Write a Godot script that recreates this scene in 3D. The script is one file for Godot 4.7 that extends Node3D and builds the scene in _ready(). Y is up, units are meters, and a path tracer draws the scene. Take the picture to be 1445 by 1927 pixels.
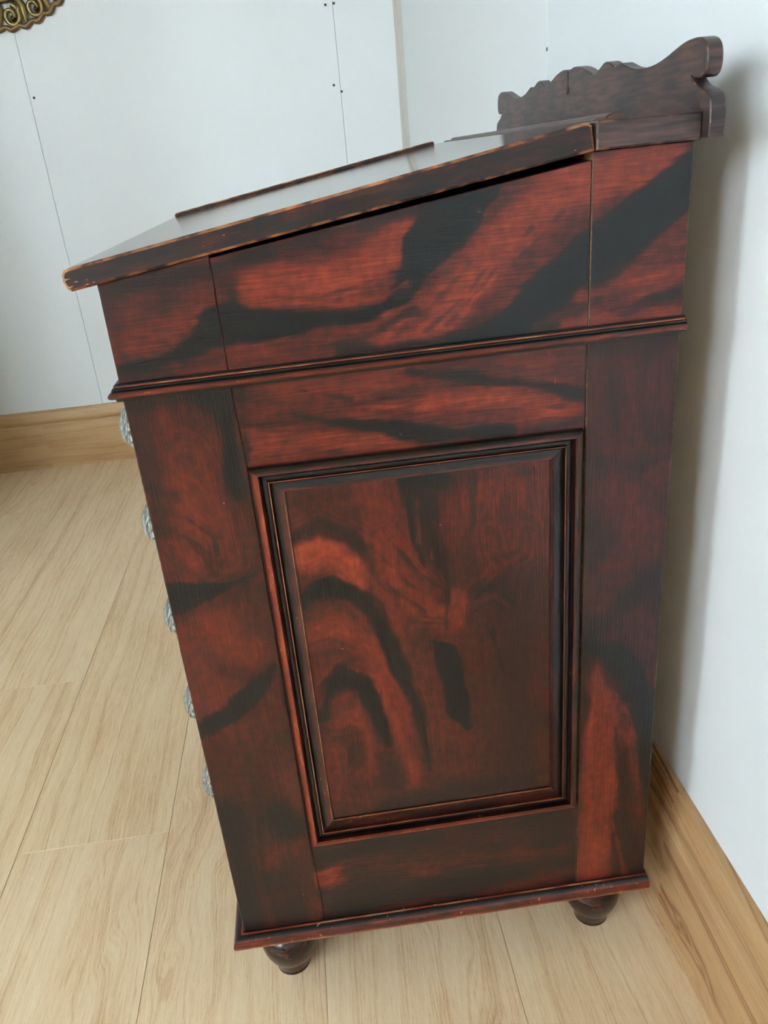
extends Node3D
# An old grain-painted pine writing desk standing against a wall; measured in metres, y up.
# The desk's near side lies in the plane z = 0, its front in x = 0 and its back in x = 0.44.

const DESK_BASE := Vector3(0.22, 0.0, -0.2965)
const WALL_X := 0.5027
const WALL_Z := -2.0
const ROOM_LEFT := -2.9
const ROOM_BACK := 2.5
const ROOM_TOP := 2.6
const SKIRT_H := 0.19
const OX := -5.0      # origin and scale of the painted side, in millimetres
const OY := 115.0
const SIDE_W := 450.0
const SIDE_H := 752.0

var mats := {}
var side_tone: PackedFloat32Array
var side_flow: PackedFloat32Array
var side_comb: PackedFloat32Array
var tone_w := 0
var tone_h := 0
var warp_img: PackedByteArray
var boards := {}
var rng := RandomNumberGenerator.new()

func _ready():
	rng.seed = 7
	set_view()
	make_materials()
	build_room()
	build_desk()
	build_plaque()

# ------------------------------------------------------------------ view and light
func set_view():
	var cam := Camera3D.new()
	cam.name = "camera"
	cam.position = Vector3(0.1459, 0.8765, 0.6124)
	cam.rotation = Vector3(-0.428, -0.0732, -0.0935)
	cam.fov = rad_to_deg(2.0 * atan(963.5 / 1511.0))
	cam.near = 0.02
	cam.far = 60.0
	add_child(cam)
	cam.current = true
	var sky_mat := ProceduralSkyMaterial.new()
	sky_mat.sky_top_color = Color(0.85, 0.92, 0.98)
	sky_mat.sky_horizon_color = Color(0.95, 0.975, 0.99)
	sky_mat.ground_bottom_color = Color(0.42, 0.44, 0.40)
	sky_mat.ground_horizon_color = Color(0.70, 0.74, 0.74)
	sky_mat.sky_energy_multiplier = 1.0
	var sky := Sky.new()
	sky.sky_material = sky_mat
	var env := Environment.new()
	env.background_mode = Environment.BG_SKY
	env.sky = sky
	env.background_energy_multiplier = 22.5
	env.tonemap_mode = Environment.TONE_MAPPER_LINEAR
	env.tonemap_exposure = 2.2
	env.sdfgi_enabled = true
	env.ssao_enabled = true
	env.ssil_enabled = true
	var we := WorldEnvironment.new()
	we.name = "world_environment"
	we.environment = env
	add_child(we)

# ------------------------------------------------------------------ small helpers
func tag(o: Node, label := "", category := "", group := "", kind := ""):
	if label: o.set_meta("label", label)
	if category: o.set_meta("category", category)
	if group: o.set_meta("group", group)
	if kind: o.set_meta("kind", kind)
	return o

func put(called: String, mesh: Mesh, mat, parent: Node, at := Vector3.ZERO) -> MeshInstance3D:
	var m := MeshInstance3D.new()
	m.name = called
	m.mesh = mesh
	if mat: m.material_override = mat
	m.position = at
	parent.add_child(m, true)
	return m

func base(called: String, at: Vector3) -> Node3D:
	var n := Node3D.new()
	n.name = called
	n.position = at
	add_child(n, true)
	return n

func tri(st: SurfaceTool, p: Array, n: Array, uv: Array):
	# puts the triangle clockwise as seen from the side its normal points to
	var face: Vector3 = (p[1] - p[0]).cross(p[2] - p[0])
	var order = [0, 1, 2] if face.dot(n[0] + n[1] + n[2]) < 0.0 else [0, 2, 1]
	for k in order:
		st.set_normal(n[k])
		st.set_uv(uv[k])
		st.add_vertex(p[k])

func quad(st: SurfaceTool, p: Array, n: Array, uv: Array):
	tri(st, [p[0], p[1], p[2]], [n[0], n[1], n[2]], [uv[0], uv[1], uv[2]])
	tri(st, [p[0], p[2], p[3]], [n[0], n[2], n[3]], [uv[0], uv[2], uv[3]])

func new_st() -> SurfaceTool:
	var st := SurfaceTool.new()
	st.begin(Mesh.PRIMITIVE_TRIANGLES)
	return st

func inset(poly: PackedVector2Array, b: float) -> PackedVector2Array:
	# polygon runs anticlockwise; every corner moves inwards along its mitre
	var out := PackedVector2Array()
	var n := poly.size()
	for i in n:
		var a := (poly[i] - poly[(i + n - 1) % n]).normalized()
		var c := (poly[(i + 1) % n] - poly[i]).normalized()
		var na := Vector2(-a.y, a.x)
		var nc := Vector2(-c.y, c.x)
		var m := na + nc
		var l := m.length_squared()
		out.append(poly[i] + (m * minf(2.0 / maxf(l, 0.35), 2.2) if l > 1e-4 else na) * b)
	return out

func prism(poly_in: PackedVector2Array, d0: float, d1: float, b: float, xf: Transform3D, cap_mat: Material, rim_mat: Material, edge_mat: Material, uv_rect := Rect2(0, 0, 1, 1)) -> ArrayMesh:
	# a board cut to an outline: caps at depth d0 and d1, a rim, and bevels along both arrises
	var poly := poly_in.duplicate()
	if Geometry2D.is_polygon_clockwise(poly): poly.reverse()
	# is_polygon_clockwise counts in y-down axes; check by area instead
	var area := 0.0
	for i in poly.size():
		area += poly[i].cross(poly[(i + 1) % poly.size()])
	if area < 0.0: poly.reverse()
	var n := poly.size()
	var ins := inset(poly, b)
	var cap := new_st()
	var rim := new_st()
	var edge := new_st()
	var tris := Geometry2D.triangulate_polygon(ins)
	var zdir: Vector3 = xf.basis.z.normalized()
	for side in 2:
		var d := d1 if side else d0
		var nn := zdir if side else -zdir
		for t in range(0, tris.size(), 3):
			var p := []
			var uv := []
			for k in 3:
				var q := ins[tris[t + k]]
				p.append(xf * Vector3(q.x, q.y, d))
				uv.append(Vector2((q.x - uv_rect.position.x) / uv_rect.size.x, 1.0 - (q.y - uv_rect.position.y) / uv_rect.size.y))
			tri(cap, p, [nn, nn, nn], uv)
	var face := []
	for i in n:
		var e := (poly[(i + 1) % n] - poly[i]).normalized()
		face.append(Vector2(e.y, -e.x))
	var run := 0.0
	for i in n:
		var j := (i + 1) % n
		var nb: Vector2 = face[i]
		var na: Vector2 = (nb + face[(i + n - 1) % n]).normalized() if nb.dot(face[(i + n - 1) % n]) > 0.75 else nb
		var nc: Vector2 = (nb + face[j]).normalized() if nb.dot(face[j]) > 0.75 else nb
		var wa: Vector3 = (xf.basis * Vector3(na.x, na.y, 0)).normalized()
		var wc: Vector3 = (xf.basis * Vector3(nc.x, nc.y, 0)).normalized()
		var l := poly[i].distance_to(poly[j])
		var u0 := run
		run += l
		quad(rim, [xf * Vector3(poly[i].x, poly[i].y, d0 + b), xf * Vector3(poly[j].x, poly[j].y, d0 + b), xf * Vector3(poly[j].x, poly[j].y, d1 - b), xf * Vector3(poly[i].x, poly[i].y, d1 - b)],
			[wa, wc, wc, wa], [Vector2(u0, d0), Vector2(run, d0), Vector2(run, d1), Vector2(u0, d1)])
		for side in 2:
			var d := d1 if side else d0
			var s := 1.0 if side else -1.0
			var ea := (wa + zdir * s).normalized()
			var ec := (wc + zdir * s).normalized()
			quad(edge, [xf * Vector3(poly[i].x, poly[i].y, d - s * b), xf * Vector3(poly[j].x, poly[j].y, d - s * b), xf * Vector3(ins[j].x, ins[j].y, d), xf * Vector3(ins[i].x, ins[i].y, d)],
				[ea, ec, ec, ea], [Vector2(u0, 0), Vector2(run, 0), Vector2(run, 1), Vector2(u0, 1)])
	var mesh := ArrayMesh.new()
	for pair in [[cap, cap_mat], [rim, rim_mat], [edge, edge_mat]]:
		pair[0].generate_tangents()
		pair[0].commit(mesh)
		mesh.surface_set_material(mesh.get_surface_count() - 1, pair[1])
	return mesh

func rect(x0: float, y0: float, x1: float, y1: float) -> PackedVector2Array:
	return PackedVector2Array([Vector2(x0, y0), Vector2(x1, y0), Vector2(x1, y1), Vector2(x0, y1)])

func block(lo: Vector3, hi: Vector3, b: float, mat: Material, edge: Material = null, uv_rect := Rect2(0, 0, 1, 1)) -> ArrayMesh:
	return prism(rect(lo.x, lo.y, hi.x, hi.y), lo.z, hi.z, b, Transform3D.IDENTITY, mat, mat, edge if edge else mat, uv_rect)

func profile_normals(prof: PackedVector2Array, limit := 0.72) -> Array:
	# two normals for each stretch of an open profile: at its start and at its end
	var f := []
	for i in prof.size() - 1:
		var e := (prof[i + 1] - prof[i]).normalized()
		f.append(Vector2(e.y, -e.x))
	var out := []
	for i in f.size():
		var a: Vector2 = (f[i] + f[i - 1]).normalized() if i > 0 and f[i].dot(f[i - 1]) > limit else f[i]
		var c: Vector2 = (f[i] + f[i + 1]).normalized() if i + 1 < f.size() and f[i].dot(f[i + 1]) > limit else f[i]
		out.append([a, c])
	return out

func sweep(path: Array, prof: PackedVector2Array, u_len: float, v_from := 0.0, v_to := 1.0) -> ArrayMesh:
	# a moulding run along a level path with mitred corners; profile = (outwards to the path's left, upwards)
	var st := new_st()
	var n := path.size()
	var outs := []
	for i in n:
		var a: Vector3 = (path[i] - path[maxi(i - 1, 0)]) if i > 0 else (path[1] - path[0])
		var c: Vector3 = (path[i + 1] - path[i]) if i + 1 < n else a
		a.y = 0.0
		c.y = 0.0
		var na := Vector3(a.z, 0, -a.x).normalized()
		var nc := Vector3(c.z, 0, -c.x).normalized()
		outs.append((na + nc) / (1.0 + na.dot(nc)))
	var nrm := profile_normals(prof)
	var arc := PackedFloat32Array([0.0])
	for i in prof.size() - 1:
		arc.append(arc[i] + prof[i].distance_to(prof[i + 1]))
	var run := 0.0
	for i in n - 1:
		var d: Vector3 = path[i + 1] - path[i]
		var side := Vector3(d.z, 0, -d.x).normalized()
		var u0 := run / u_len
		run += d.length()
		var u1 := run / u_len
		for k in prof.size() - 1:
			var v0 := lerpf(v_from, v_to, arc[k] / arc[-1])
			var v1 := lerpf(v_from, v_to, arc[k + 1] / arc[-1])
			var n0: Vector3 = side * nrm[k][0].x + Vector3.UP * nrm[k][0].y
			var n1: Vector3 = side * nrm[k][1].x + Vector3.UP * nrm[k][1].y
			var pa: Vector3 = path[i] + outs[i] * prof[k].x + Vector3.UP * prof[k].y
			var pb: Vector3 = path[i + 1] + outs[i + 1] * prof[k].x + Vector3.UP * prof[k].y
			var pc: Vector3 = path[i + 1] + outs[i + 1] * prof[k + 1].x + Vector3.UP * prof[k + 1].y
			var pd: Vector3 = path[i] + outs[i] * prof[k + 1].x + Vector3.UP * prof[k + 1].y
			quad(st, [pa, pb, pc, pd], [n0, n0, n1, n1], [Vector2(u0, v0), Vector2(u1, v0), Vector2(u1, v1), Vector2(u0, v1)])
	for end in 2:
		var i := (n - 1) if end else 0
		var d: Vector3 = (path[1] - path[0]) if end == 0 else (path[n - 1] - path[n - 2])
		var nn := d.normalized() * (1.0 if end else -1.0)
		var tris := Geometry2D.triangulate_polygon(prof)
		for t in range(0, tris.size(), 3):
			var p := []
			for k in 3:
				var q := prof[tris[t + k]]
				p.append(path[i] + outs[i] * q.x + Vector3.UP * q.y)
			tri(st, p, [nn, nn, nn], [Vector2(0, 0.5), Vector2(0.001, 0.5), Vector2(0, 0.501)])
	st.generate_tangents()
	return st.commit()

func lathe(prof: PackedVector2Array, sides: int) -> ArrayMesh:
	# prof = (radius, height), upwards; the outside is to the right
	var st := new_st()
	var nrm := profile_normals(prof)
	for i in sides:
		var a0 := TAU * i / sides
		var a1 := TAU * (i + 1) / sides
		var c0 := Vector3(cos(a0), 0, sin(a0))
		var c1 := Vector3(cos(a1), 0, sin(a1))
		for k in prof.size() - 1:
			var p := [c0 * prof[k].x + Vector3.UP * prof[k].y, c1 * prof[k].x + Vector3.UP * prof[k].y, c1 * prof[k + 1].x + Vector3.UP * prof[k + 1].y, c0 * prof[k + 1].x + Vector3.UP * prof[k + 1].y]
			var n := []
			for q in [[c0, 0], [c1, 0], [c1, 1], [c0, 1]]:
				var m: Vector2 = nrm[k][q[1]]
				n.append((q[0] * m.x + Vector3.UP * m.y).normalized())
			var uv := [Vector2(float(i) / sides, prof[k].y), Vector2(float(i + 1) / sides, prof[k].y), Vector2(float(i + 1) / sides, prof[k + 1].y), Vector2(float(i) / sides, prof[k + 1].y)]
			if prof[k].x > 1e-5 and prof[k + 1].x > 1e-5: quad(st, p, n, uv)
			elif prof[k].x > 1e-5: tri(st, [p[0], p[1], p[2]], [n[0], n[1], n[2]], [uv[0], uv[1], uv[2]])
			else: tri(st, [p[0], p[2], p[3]], [n[0], n[2], n[3]], [uv[0], uv[2], uv[3]])
	return st.commit()

func tube(path: PackedVector3Array, radii: PackedFloat32Array, sides: int, closed := false) -> ArrayMesh:
	var st := new_st()
	var n := path.size()
	var rings := []
	for i in n:
		var prev := path[(i + n - 1) % n] if closed else path[maxi(i - 1, 0)]
		var next := path[(i + 1) % n] if closed else path[mini(i + 1, n - 1)]
		var t := (next - prev).normalized()
		var a := t.cross(Vector3(0, 0, 1))
		if a.length() < 0.1: a = t.cross(Vector3(0, 1, 0))
		a = a.normalized()
		var c := t.cross(a)
		var ring := []
		for s in sides:
			var w := TAU * s / sides
			ring.append([path[i] + (a * cos(w) + c * sin(w)) * radii[i], a * cos(w) + c * sin(w)])
		rings.append(ring)
	for i in (n if closed else n - 1):
		var r0: Array = rings[i]
		var r1: Array = rings[(i + 1) % n]
		for s in sides:
			var q := (s + 1) % sides
			quad(st, [r0[s][0], r1[s][0], r1[q][0], r0[q][0]], [r0[s][1], r1[s][1], r1[q][1], r0[q][1]], [Vector2.ZERO, Vector2(1, 0), Vector2(1, 1), Vector2(0, 1)])
	return st.commit()

# ------------------------------------------------------------------ textures
func noise_bytes(w: int, h: int, fx: float, fy: float, seed_n: int, octaves := 3) -> PackedByteArray:
	# grey noise with about fx features across and fy down, as bytes
	var sw := clampi(int(fx * 10.0), 24, w)
	var sh := clampi(int(fy * 10.0), 24, h)
	var f := FastNoiseLite.new()
	f.noise_type = FastNoiseLite.TYPE_SIMPLEX_SMOOTH
	f.seed = seed_n
	f.frequency = 1.0
	f.fractal_octaves = octaves
	var im := Image.create(sw, sh, false, Image.FORMAT_L8)
	var d := PackedByteArray()
	d.resize(sw * sh)
	var i := 0
	for y in sh:
		var v := fy * y / sh
		for x in sw:
			d[i] = clampi(int(128.0 + 150.0 * f.get_noise_2d(fx * x / sw, v)), 0, 255)
			i += 1
	im = Image.create_from_data(sw, sh, false, Image.FORMAT_L8, d)
	if sw != w or sh != h: im.resize(w, h, Image.INTERPOLATE_CUBIC)
	return im.get_data()

func rings(count: int, seed_n: int, sizes: Array) -> PackedFloat32Array:
	# a row of random values in 0..1: smooth noise of several sizes laid over one another
	var r := RandomNumberGenerator.new()
	r.seed = seed_n
	var out := PackedFloat32Array()
	out.resize(count)
	var total := 0.0
	for s in sizes:
		var step: float = s[0]
		var knots := PackedFloat32Array()
		for k in int(count / step) + 3: knots.append(r.randf())
		for i in count:
			var t := i / step
			var k := int(t)
			var q := t - k
			q = q * q * (3.0 - 2.0 * q)
			out[i] += lerpf(knots[k], knots[k + 1], q) * s[1]
		total += s[1]
	for i in count: out[i] = clampf((out[i] / total - 0.5) * 1.5 + 0.5, 0.0, 1.0)
	return out

func ramp(stops: Array) -> PackedByteArray:
	# 256 colours from [position, colour] stops
	var g := Gradient.new()
	g.interpolation_mode = Gradient.GRADIENT_INTERPOLATE_LINEAR
	var off := PackedFloat32Array()
	var col := PackedColorArray()
	for s in stops:
		off.append(s[0])
		col.append(s[1])
	g.offsets = off
	g.colors = col
	var out := PackedByteArray()
	for i in 256:
		var c := g.sample(i / 255.0)
		out.append(int(c.r * 255.0))
		out.append(int(c.g * 255.0))
		out.append(int(c.b * 255.0))
	return out

func texture(im: Image) -> ImageTexture:
	im.generate_mipmaps()
	return ImageTexture.create_from_image(im)

func plain(called: String, tex: Texture2D, rough: float, spec := 0.5) -> StandardMaterial3D:
	var m := StandardMaterial3D.new()
	m.resource_name = called
	if tex: m.albedo_texture = tex
	m.roughness = rough
	m.metallic_specular = spec
	mats[called] = m
	return m

func relief(m: StandardMaterial3D, bytes: PackedByteArray, w: int, h: int, strength: float, amount := 1.0):
	var im := Image.create_from_data(w, h, false, Image.FORMAT_L8, bytes)
	im.convert(Image.FORMAT_RGBA8)
	im.bump_map_to_normal_map(strength)
	m.normal_enabled = true
	m.normal_texture = texture(im)
	m.normal_scale = amount

# --- the painted side: broad brush strokes of graining glaze, combed along their own flow
func stroke(board: String, list: Array, target: float, soft: float, strength: float, flows: int):
	var r: Rect2 = boards[board]
	var n := list.size() / 3
	var x0 := 1e9
	var x1 := -1e9
	var y0 := 1e9
	var y1 := -1e9
	var most := 0.0
	for i in n:
		x0 = minf(x0, list[i * 3])
		x1 = maxf(x1, list[i * 3])
		y0 = minf(y0, list[i * 3 + 1])
		y1 = maxf(y1, list[i * 3 + 1])
		most = maxf(most, list[i * 3 + 2])
	var reach := most + soft + 6.0
	var spread := reach + (26.0 if flows else 0.0)
	x0 = maxf(x0 - spread, r.position.x)
	x1 = minf(x1 + spread, r.end.x)
	y0 = maxf(y0 - spread, r.position.y)
	y1 = minf(y1 + spread, r.end.y)
	var k := tone_w / SIDE_W
	for py in range(int((SIDE_H - y1) * k), mini(int((SIDE_H - y0) * k) + 1, tone_h)):
		var y := SIDE_H - (py + 0.5) / k
		for px in range(int(x0 * k), mini(int(x1 * k) + 1, tone_w)):
			var x := (px + 0.5) / k
			var at := py * tone_w + px
			var best := 1e9
			var line := 1e9
			for i in n:
				var ax: float = list[i * 3]
				var ay: float = list[i * 3 + 1]
				var ar: float = list[i * 3 + 2]
				var dx := x - ax
				var dy := y - ay
				var t := 0.0
				if i + 1 < n:
					var ex: float = list[i * 3 + 3] - ax
					var ey: float = list[i * 3 + 4] - ay
					t = clampf((dx * ex + dy * ey) / (ex * ex + ey * ey + 0.001), 0.0, 1.0)
					dx -= ex * t
					dy -= ey * t
					ar += (list[i * 3 + 5] - ar) * t
				elif n > 1: break
				var d := sqrt(dx * dx + dy * dy)
				line = minf(line, d)
				best = minf(best, d - ar)
			if best > spread: continue
			var w := (warp_img[at] - 128) * 0.055
			if flows:
				var f := clampf(1.0 - best / 24.0, 0.0, 1.0)
				f = f * f * (3.0 - 2.0 * f) * 0.94
				side_flow[at] += (line * 0.9 + w * 0.5 - side_flow[at]) * f
				side_comb[at] = maxf(side_comb[at], f)
			if best > reach: continue
			var g: float = comb[int(side_flow[at] * 4.0 + 4000.0) & 4095]
			best += w * 0.7 + (g - 0.5) * (soft * 0.7 + 1.0)
			var s := clampf((soft - best) / (2.0 * soft), 0.0, 1.0)
			side_tone[at] += (target - side_tone[at]) * s * s * (3.0 - 2.0 * s) * strength

var comb: PackedFloat32Array

func side_texture():
	tone_w = 612
	tone_h = 1023
	var n := tone_w * tone_h
	side_tone.resize(n)
	side_flow.resize(n)
	side_comb.resize(n)
	comb = rings(4096, 11, [[4.0, 0.7], [9.0, 1.0], [21.0, 0.9], [60.0, 0.5]])
	warp_img = noise_bytes(tone_w, tone_h, 8.0, 14.0, 3, 4)
	var slow := noise_bytes(tone_w, tone_h, 5.0, 8.0, 4, 2)
	# boards in texture millimetres: rectangle, tone, grain along x or along y
	boards = {"U": Rect2(0, 607, 450, 145), "T": Rect2(88, 534, 282, 74), "L": Rect2(0, 0, 89, 608), "R": Rect2(367, 0, 83, 608), "B": Rect2(88, 0, 282, 124), "P": Rect2(110, 124, 240, 410)}
	var tones := {"U": 0.44, "T": 0.48, "L": 0.40, "R": 0.31, "B": 0.24, "P": 0.41}
	var across := {"U": false, "T": false, "L": true, "R": true, "B": false, "P": true}
	side_tone.fill(0.3)
	var k := tone_w / SIDE_W
	for b in boards:
		var r: Rect2 = boards[b]
		var is_across: bool = across[b]
		var t0: float = tones[b]
		for py in range(int((SIDE_H - r.end.y) * k), mini(int((SIDE_H - r.position.y) * k) + 1, tone_h)):
			var y := SIDE_H - (py + 0.5) / k
			for px in range(int(r.position.x * k), mini(int(r.end.x * k) + 1, tone_w)):
				var at := py * tone_w + px
				var s := (slow[at] - 128) / 128.0
				side_tone[at] = t0 + s * 0.13
				if is_across: side_flow[at] = (px + 0.5) / k + s * 5.0
				else: side_flow[at] = y + s * 4.0 - px * 0.03
	paint_strokes()
	var w := 1224
	var h := 2046
	var ti := Image.create_from_data(tone_w, tone_h, false, Image.FORMAT_RF, side_tone.to_byte_array())
	ti.resize(w, h, Image.INTERPOLATE_BILINEAR)
	var fi := Image.create_from_data(tone_w, tone_h, false, Image.FORMAT_RF, side_flow.to_byte_array())
	fi.resize(w, h, Image.INTERPOLATE_BILINEAR)
	var tf := ti.get_data().to_float32_array()
	var ff := fi.get_data().to_float32_array()
	var ki := Image.create_from_data(tone_w, tone_h, false, Image.FORMAT_RF, side_comb.to_byte_array())
	ki.resize(w, h, Image.INTERPOLATE_BILINEAR)
	var kf := ki.get_data().to_float32_array()
	var level := noise_bytes(w, h, 10.0, 330.0, 21, 2)    # fine brush lines lying level
	var upright := noise_bytes(w, h, 260.0, 14.0, 22, 2)  # and upright
	var speck := noise_bytes(w, h, 170.0, 290.0, 23, 2)
	var patch := noise_bytes(w, h, 40.0, 60.0, 24, 3)
	var colours := ramp([[0.0, Color(0.040, 0.052, 0.066)], [0.10, Color(0.070, 0.058, 0.062)], [0.25, Color(0.150, 0.072, 0.062)], [0.45, Color(0.275, 0.095, 0.070)], [0.62, Color(0.385, 0.132, 0.085)], [0.80, Color(0.510, 0.190, 0.112)], [1.0, Color(0.640, 0.290, 0.170)]])
	var data := PackedByteArray()
	data.resize(w * h * 3)
	var hs := PackedByteArray()
	hs.resize(w * h)
	var mm := SIDE_W / w
	for py in h:
		var y := SIDE_H - (py + 0.5) * mm
		for px in w:
			var at := py * w + px
			var x := (px + 0.5) * mm
			var flat: bool = y > 607.5 or (x > 88.0 and x < 368.0 and (y > 534.0 or y < 124.0))
			var g: int = level[at] if flat else upright[at]
			var t := tf[at]
			var c := comb[int(ff[at] * 4.0 + 4000.0 + (patch[at] - 128) * 0.02) & 4095] - 0.5
			var body := clampf(t * 2.6, 0.25, 1.0)
			t += (c * (0.09 + 0.13 * kf[at]) + (g - 128) * (0.0011 if flat else 0.0007) + (patch[at] - 128) * 0.0007) * body
			if speck[at] > 214: t += 0.05
			var ci := clampi(int(t * 255.0), 0, 255) * 3
			data[at * 3] = colours[ci]
			data[at * 3 + 1] = colours[ci + 1]
			data[at * 3 + 2] = colours[ci + 2]
			hs[at] = clampi(128 + (g - 128) / 2 + (speck[at] - 128) / 4 + int(c * 30.0), 0, 255)
	var im := Image.create_from_data(w, h, false, Image.FORMAT_RGB8, data)
	# knocks that show the bare wood: x, y, half sizes in mm
	for q in [[238.6, 575.7, 0.9, 0.7], [142.0, 463.8, 1.1, 0.8], [152.0, 437.0, 0.8, 0.5], [164.5, 384.0, 0.4, 0.4], [68.5, 168.5, 0.5, 1.8], [104.0, 691.0, 0.6, 0.4], [333.0, 715.0, 0.5, 0.5], [61.0, 622.0, 1.0, 0.8], [338.0, 692.0, 0.3, 3.4], [210.0, 663.0, 0.7, 0.5], [300.0, 600.0, 0.5, 0.4], [246.0, 375.0, 0.4, 0.4]]:
		var cx := int((q[0] - OX) / mm)
		var cy := int((SIDE_H - q[1] + OY) / mm)
		for dy in range(-9, 10):
			for dx in range(-9, 10):
				var e := pow(dx * mm / q[2], 2.0) + pow(dy * mm / q[3], 2.0)
				if e < 1.0 and cx + dx >= 0 and cx + dx < w: im.set_pixel(cx + dx, cy + dy, Color(0.66, 0.44, 0.33).lerp(im.get_pixel(cx + dx, cy + dy), e * 0.7))
	# long scratches
	for i in 70:
		var sx := rng.randf() * w
		var sy := rng.randf() * h
		var a := rng.randfn(0.0, 0.7)
		var bend := rng.randfn(0.0, 0.03)
		var l := rng.randi_range(6, 46)
		var pale := rng.randf_range(0.06, 0.26)
		for s in l:
			sx += cos(a)
			sy += sin(a)
			a += bend * 0.3
			if sx < 1 or sy < 1 or sx > w - 2 or sy > h - 2: break
			im.set_pixel(int(sx), int(sy), im.get_pixel(int(sx), int(sy)).lerp(Color(0.62, 0.42, 0.34), pale * sin(PI * s / l)))
	var m := plain("grained_side", texture(im), 0.30, 0.5)
	relief(m, hs, w, h, 1.6, 0.45)

func paint_strokes():
	stroke("U", [116.5, 672.6, 13.9, 147.9, 673.2, 14, 179.3, 671.9, 14.2, 220.6, 690.6, 14.2, 241.6, 708.9, 14.1], 0.74, 7.5, 0.95, 0)
	stroke("U", [96.3, 691.6, 6.8, 96.4, 668.9, 6.9], 0.3, 4.0, 0.8, 0)
	stroke("U", [88.7, 691.7, 3.4, 167.6, 706.1, 3.4, 242.2, 717.2, 3.5], 0.14, 3.9, 0.85, 0)
	stroke("U", [6.7, 681.3, 4.5, 86.8, 691.8, 4.5], 0.12, 5.0, 0.7, 0)
	stroke("U", [16.9, 640.3, 9.1, 54, 650.1, 9.3, 84, 664.5, 9.2], 0.56, 7.4, 0.9, 0)
	stroke("U", [3.4, 623.6, 6.2, 40.2, 619.4, 6.2], 0.2, 5.2, 0.8, 0)
	stroke("U", [9.8, 677.9, 4.4, 12, 626.7, 4.6], 0.3, 3.9, 0.6, 0)
	stroke("U", [423.8, 734, 16.2, 384.2, 726.7, 16, 348.5, 720.9, 15.9, 312.4, 698.6, 16.1, 279.1, 663.7, 16.3, 244.9, 635.5, 16.5, 215.3, 624.5, 16.4], 0.72, 7.3, 0.95, 0)
	stroke("U", [275.5, 673.8, 2, 241.2, 642, 2.1, 206.8, 621.3, 2], 0.3, 2.4, 0.5, 0)
	stroke("U", [173.8, 620.8, 4.1, 231.4, 618.6, 4.1, 281.6, 618.9, 4.1], 0.14, 3.7, 0.9, 0)
	stroke("U", [157.9, 624.6, 2.8, 199.4, 631.1, 2.8, 233.4, 646.8, 2.8], 0.16, 3.0, 0.8, 0)
	stroke("U", [126.7, 634.2, 4.8, 175, 632.1, 4.9, 199.9, 636.3, 4.8], 0.5, 3.6, 0.8, 0)
	stroke("U", [281.9, 732.2, 22.5, 264.4, 709.4, 18.1, 244.3, 689, 15.8, 231.8, 670.5, 11.2, 215.5, 652.6, 6.5, 196.7, 645.9, 5.2, 168.4, 645.7, 7.2, 136.4, 646, 9.5, 108.7, 647.3, 11.8, 94.2, 650.5, 14.8], 0.03, 2.6, 1, 0)
	stroke("U", [99.5, 664, 3.1, 87.1, 648.5, 15.6, 73.8, 640, 10.1, 54.6, 632.5, 5.9, 29.8, 627.1, 3.5, 9.9, 626.2, 3.1], 0.05, 2.9, 0.95, 0)
	stroke("U", [227.3, 674, 4.7, 217.4, 675.8, 2.4], 0.05, 2.4, 0.9, 0)
	stroke("U", [164.2, 677.3, 3.5, 183.1, 669.6, 3.5, 204, 680.9, 3.5], 0.84, 4.6, 0.6, 0)
	stroke("U", [146.2, 659.9, 2.7, 177.5, 654.6, 2.7, 209.9, 657.2, 2.8, 228.7, 666.9, 2.8], 0.78, 2.9, 0.75, 0)
	stroke("U", [456.2, 731.2, 12.3, 441.2, 716.2, 17.2, 405.8, 691.6, 19.9, 373.7, 667.9, 23.4, 342.8, 643.3, 22.7, 307, 626, 14.3, 277.3, 617.7, 5.9, 252.1, 615.5, 2.4], 0.02, 3.1, 1, 0)
	stroke("U", [369.8, 654.5, 18.5, 344.9, 639.9, 18.5, 317.5, 627.7, 18.6], 0.02, 3.2, 1, 0)
	stroke("U", [395.2, 650, 8.4, 419.6, 667.3, 8.4, 443.8, 680.4, 8.4], 0.5, 9.5, 0.9, 0)
	stroke("U", [361.7, 641.4, 4.2, 403.6, 649.1, 4.3, 443.5, 655.1, 4.3], 0.7, 3.8, 0.9, 0)
	stroke("U", [366.2, 624.6, 4.3, 400.2, 631.3, 4.3, 437.5, 649.7, 4.3], 0.6, 5.2, 0.85, 0)
	stroke("U", [349.2, 622.3, 3.4, 400.6, 621.8, 3.4, 445.9, 622.3, 3.5], 0.68, 2.9, 0.9, 0)
	stroke("U", [387.5, 628.5, 2.1, 442.6, 637.9, 2.2], 0.2, 2.5, 0.8, 0)
	stroke("U", [328, 623.7, 3.8, 357.6, 631.7, 3.8, 370.2, 636.4, 3.9], 0.5, 3.8, 0.7, 0)
	stroke("T", [236.5, 568.8, 6.8, 279.9, 572.5, 6.9, 323.3, 562.9, 7, 358.8, 547.4, 7.1], 0.76, 7.1, 0.95, 0)
	stroke("T", [106.3, 549, 8.3, 140.9, 553.7, 8.4, 174.4, 546.4, 8.5, 217.3, 541.9, 8.7], 0.64, 6.2, 0.9, 0)
	stroke("T", [113.5, 598.5, 5.7, 170.4, 589.7, 5.8, 229.3, 589.3, 5.9], 0.6, 5.5, 0.8, 0)
	stroke("T", [134.7, 571.8, 1.3, 167.7, 564.3, 3.8, 192.7, 557.6, 5.1, 222.2, 549.5, 6.9, 261.1, 542.9, 7, 305.3, 540.2, 3.5], 0.05, 2.8, 0.95, 0)
	stroke("T", [96.8, 570.2, 4.1, 134.5, 570, 4.2], 0.3, 3.7, 0.7, 0)
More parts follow.
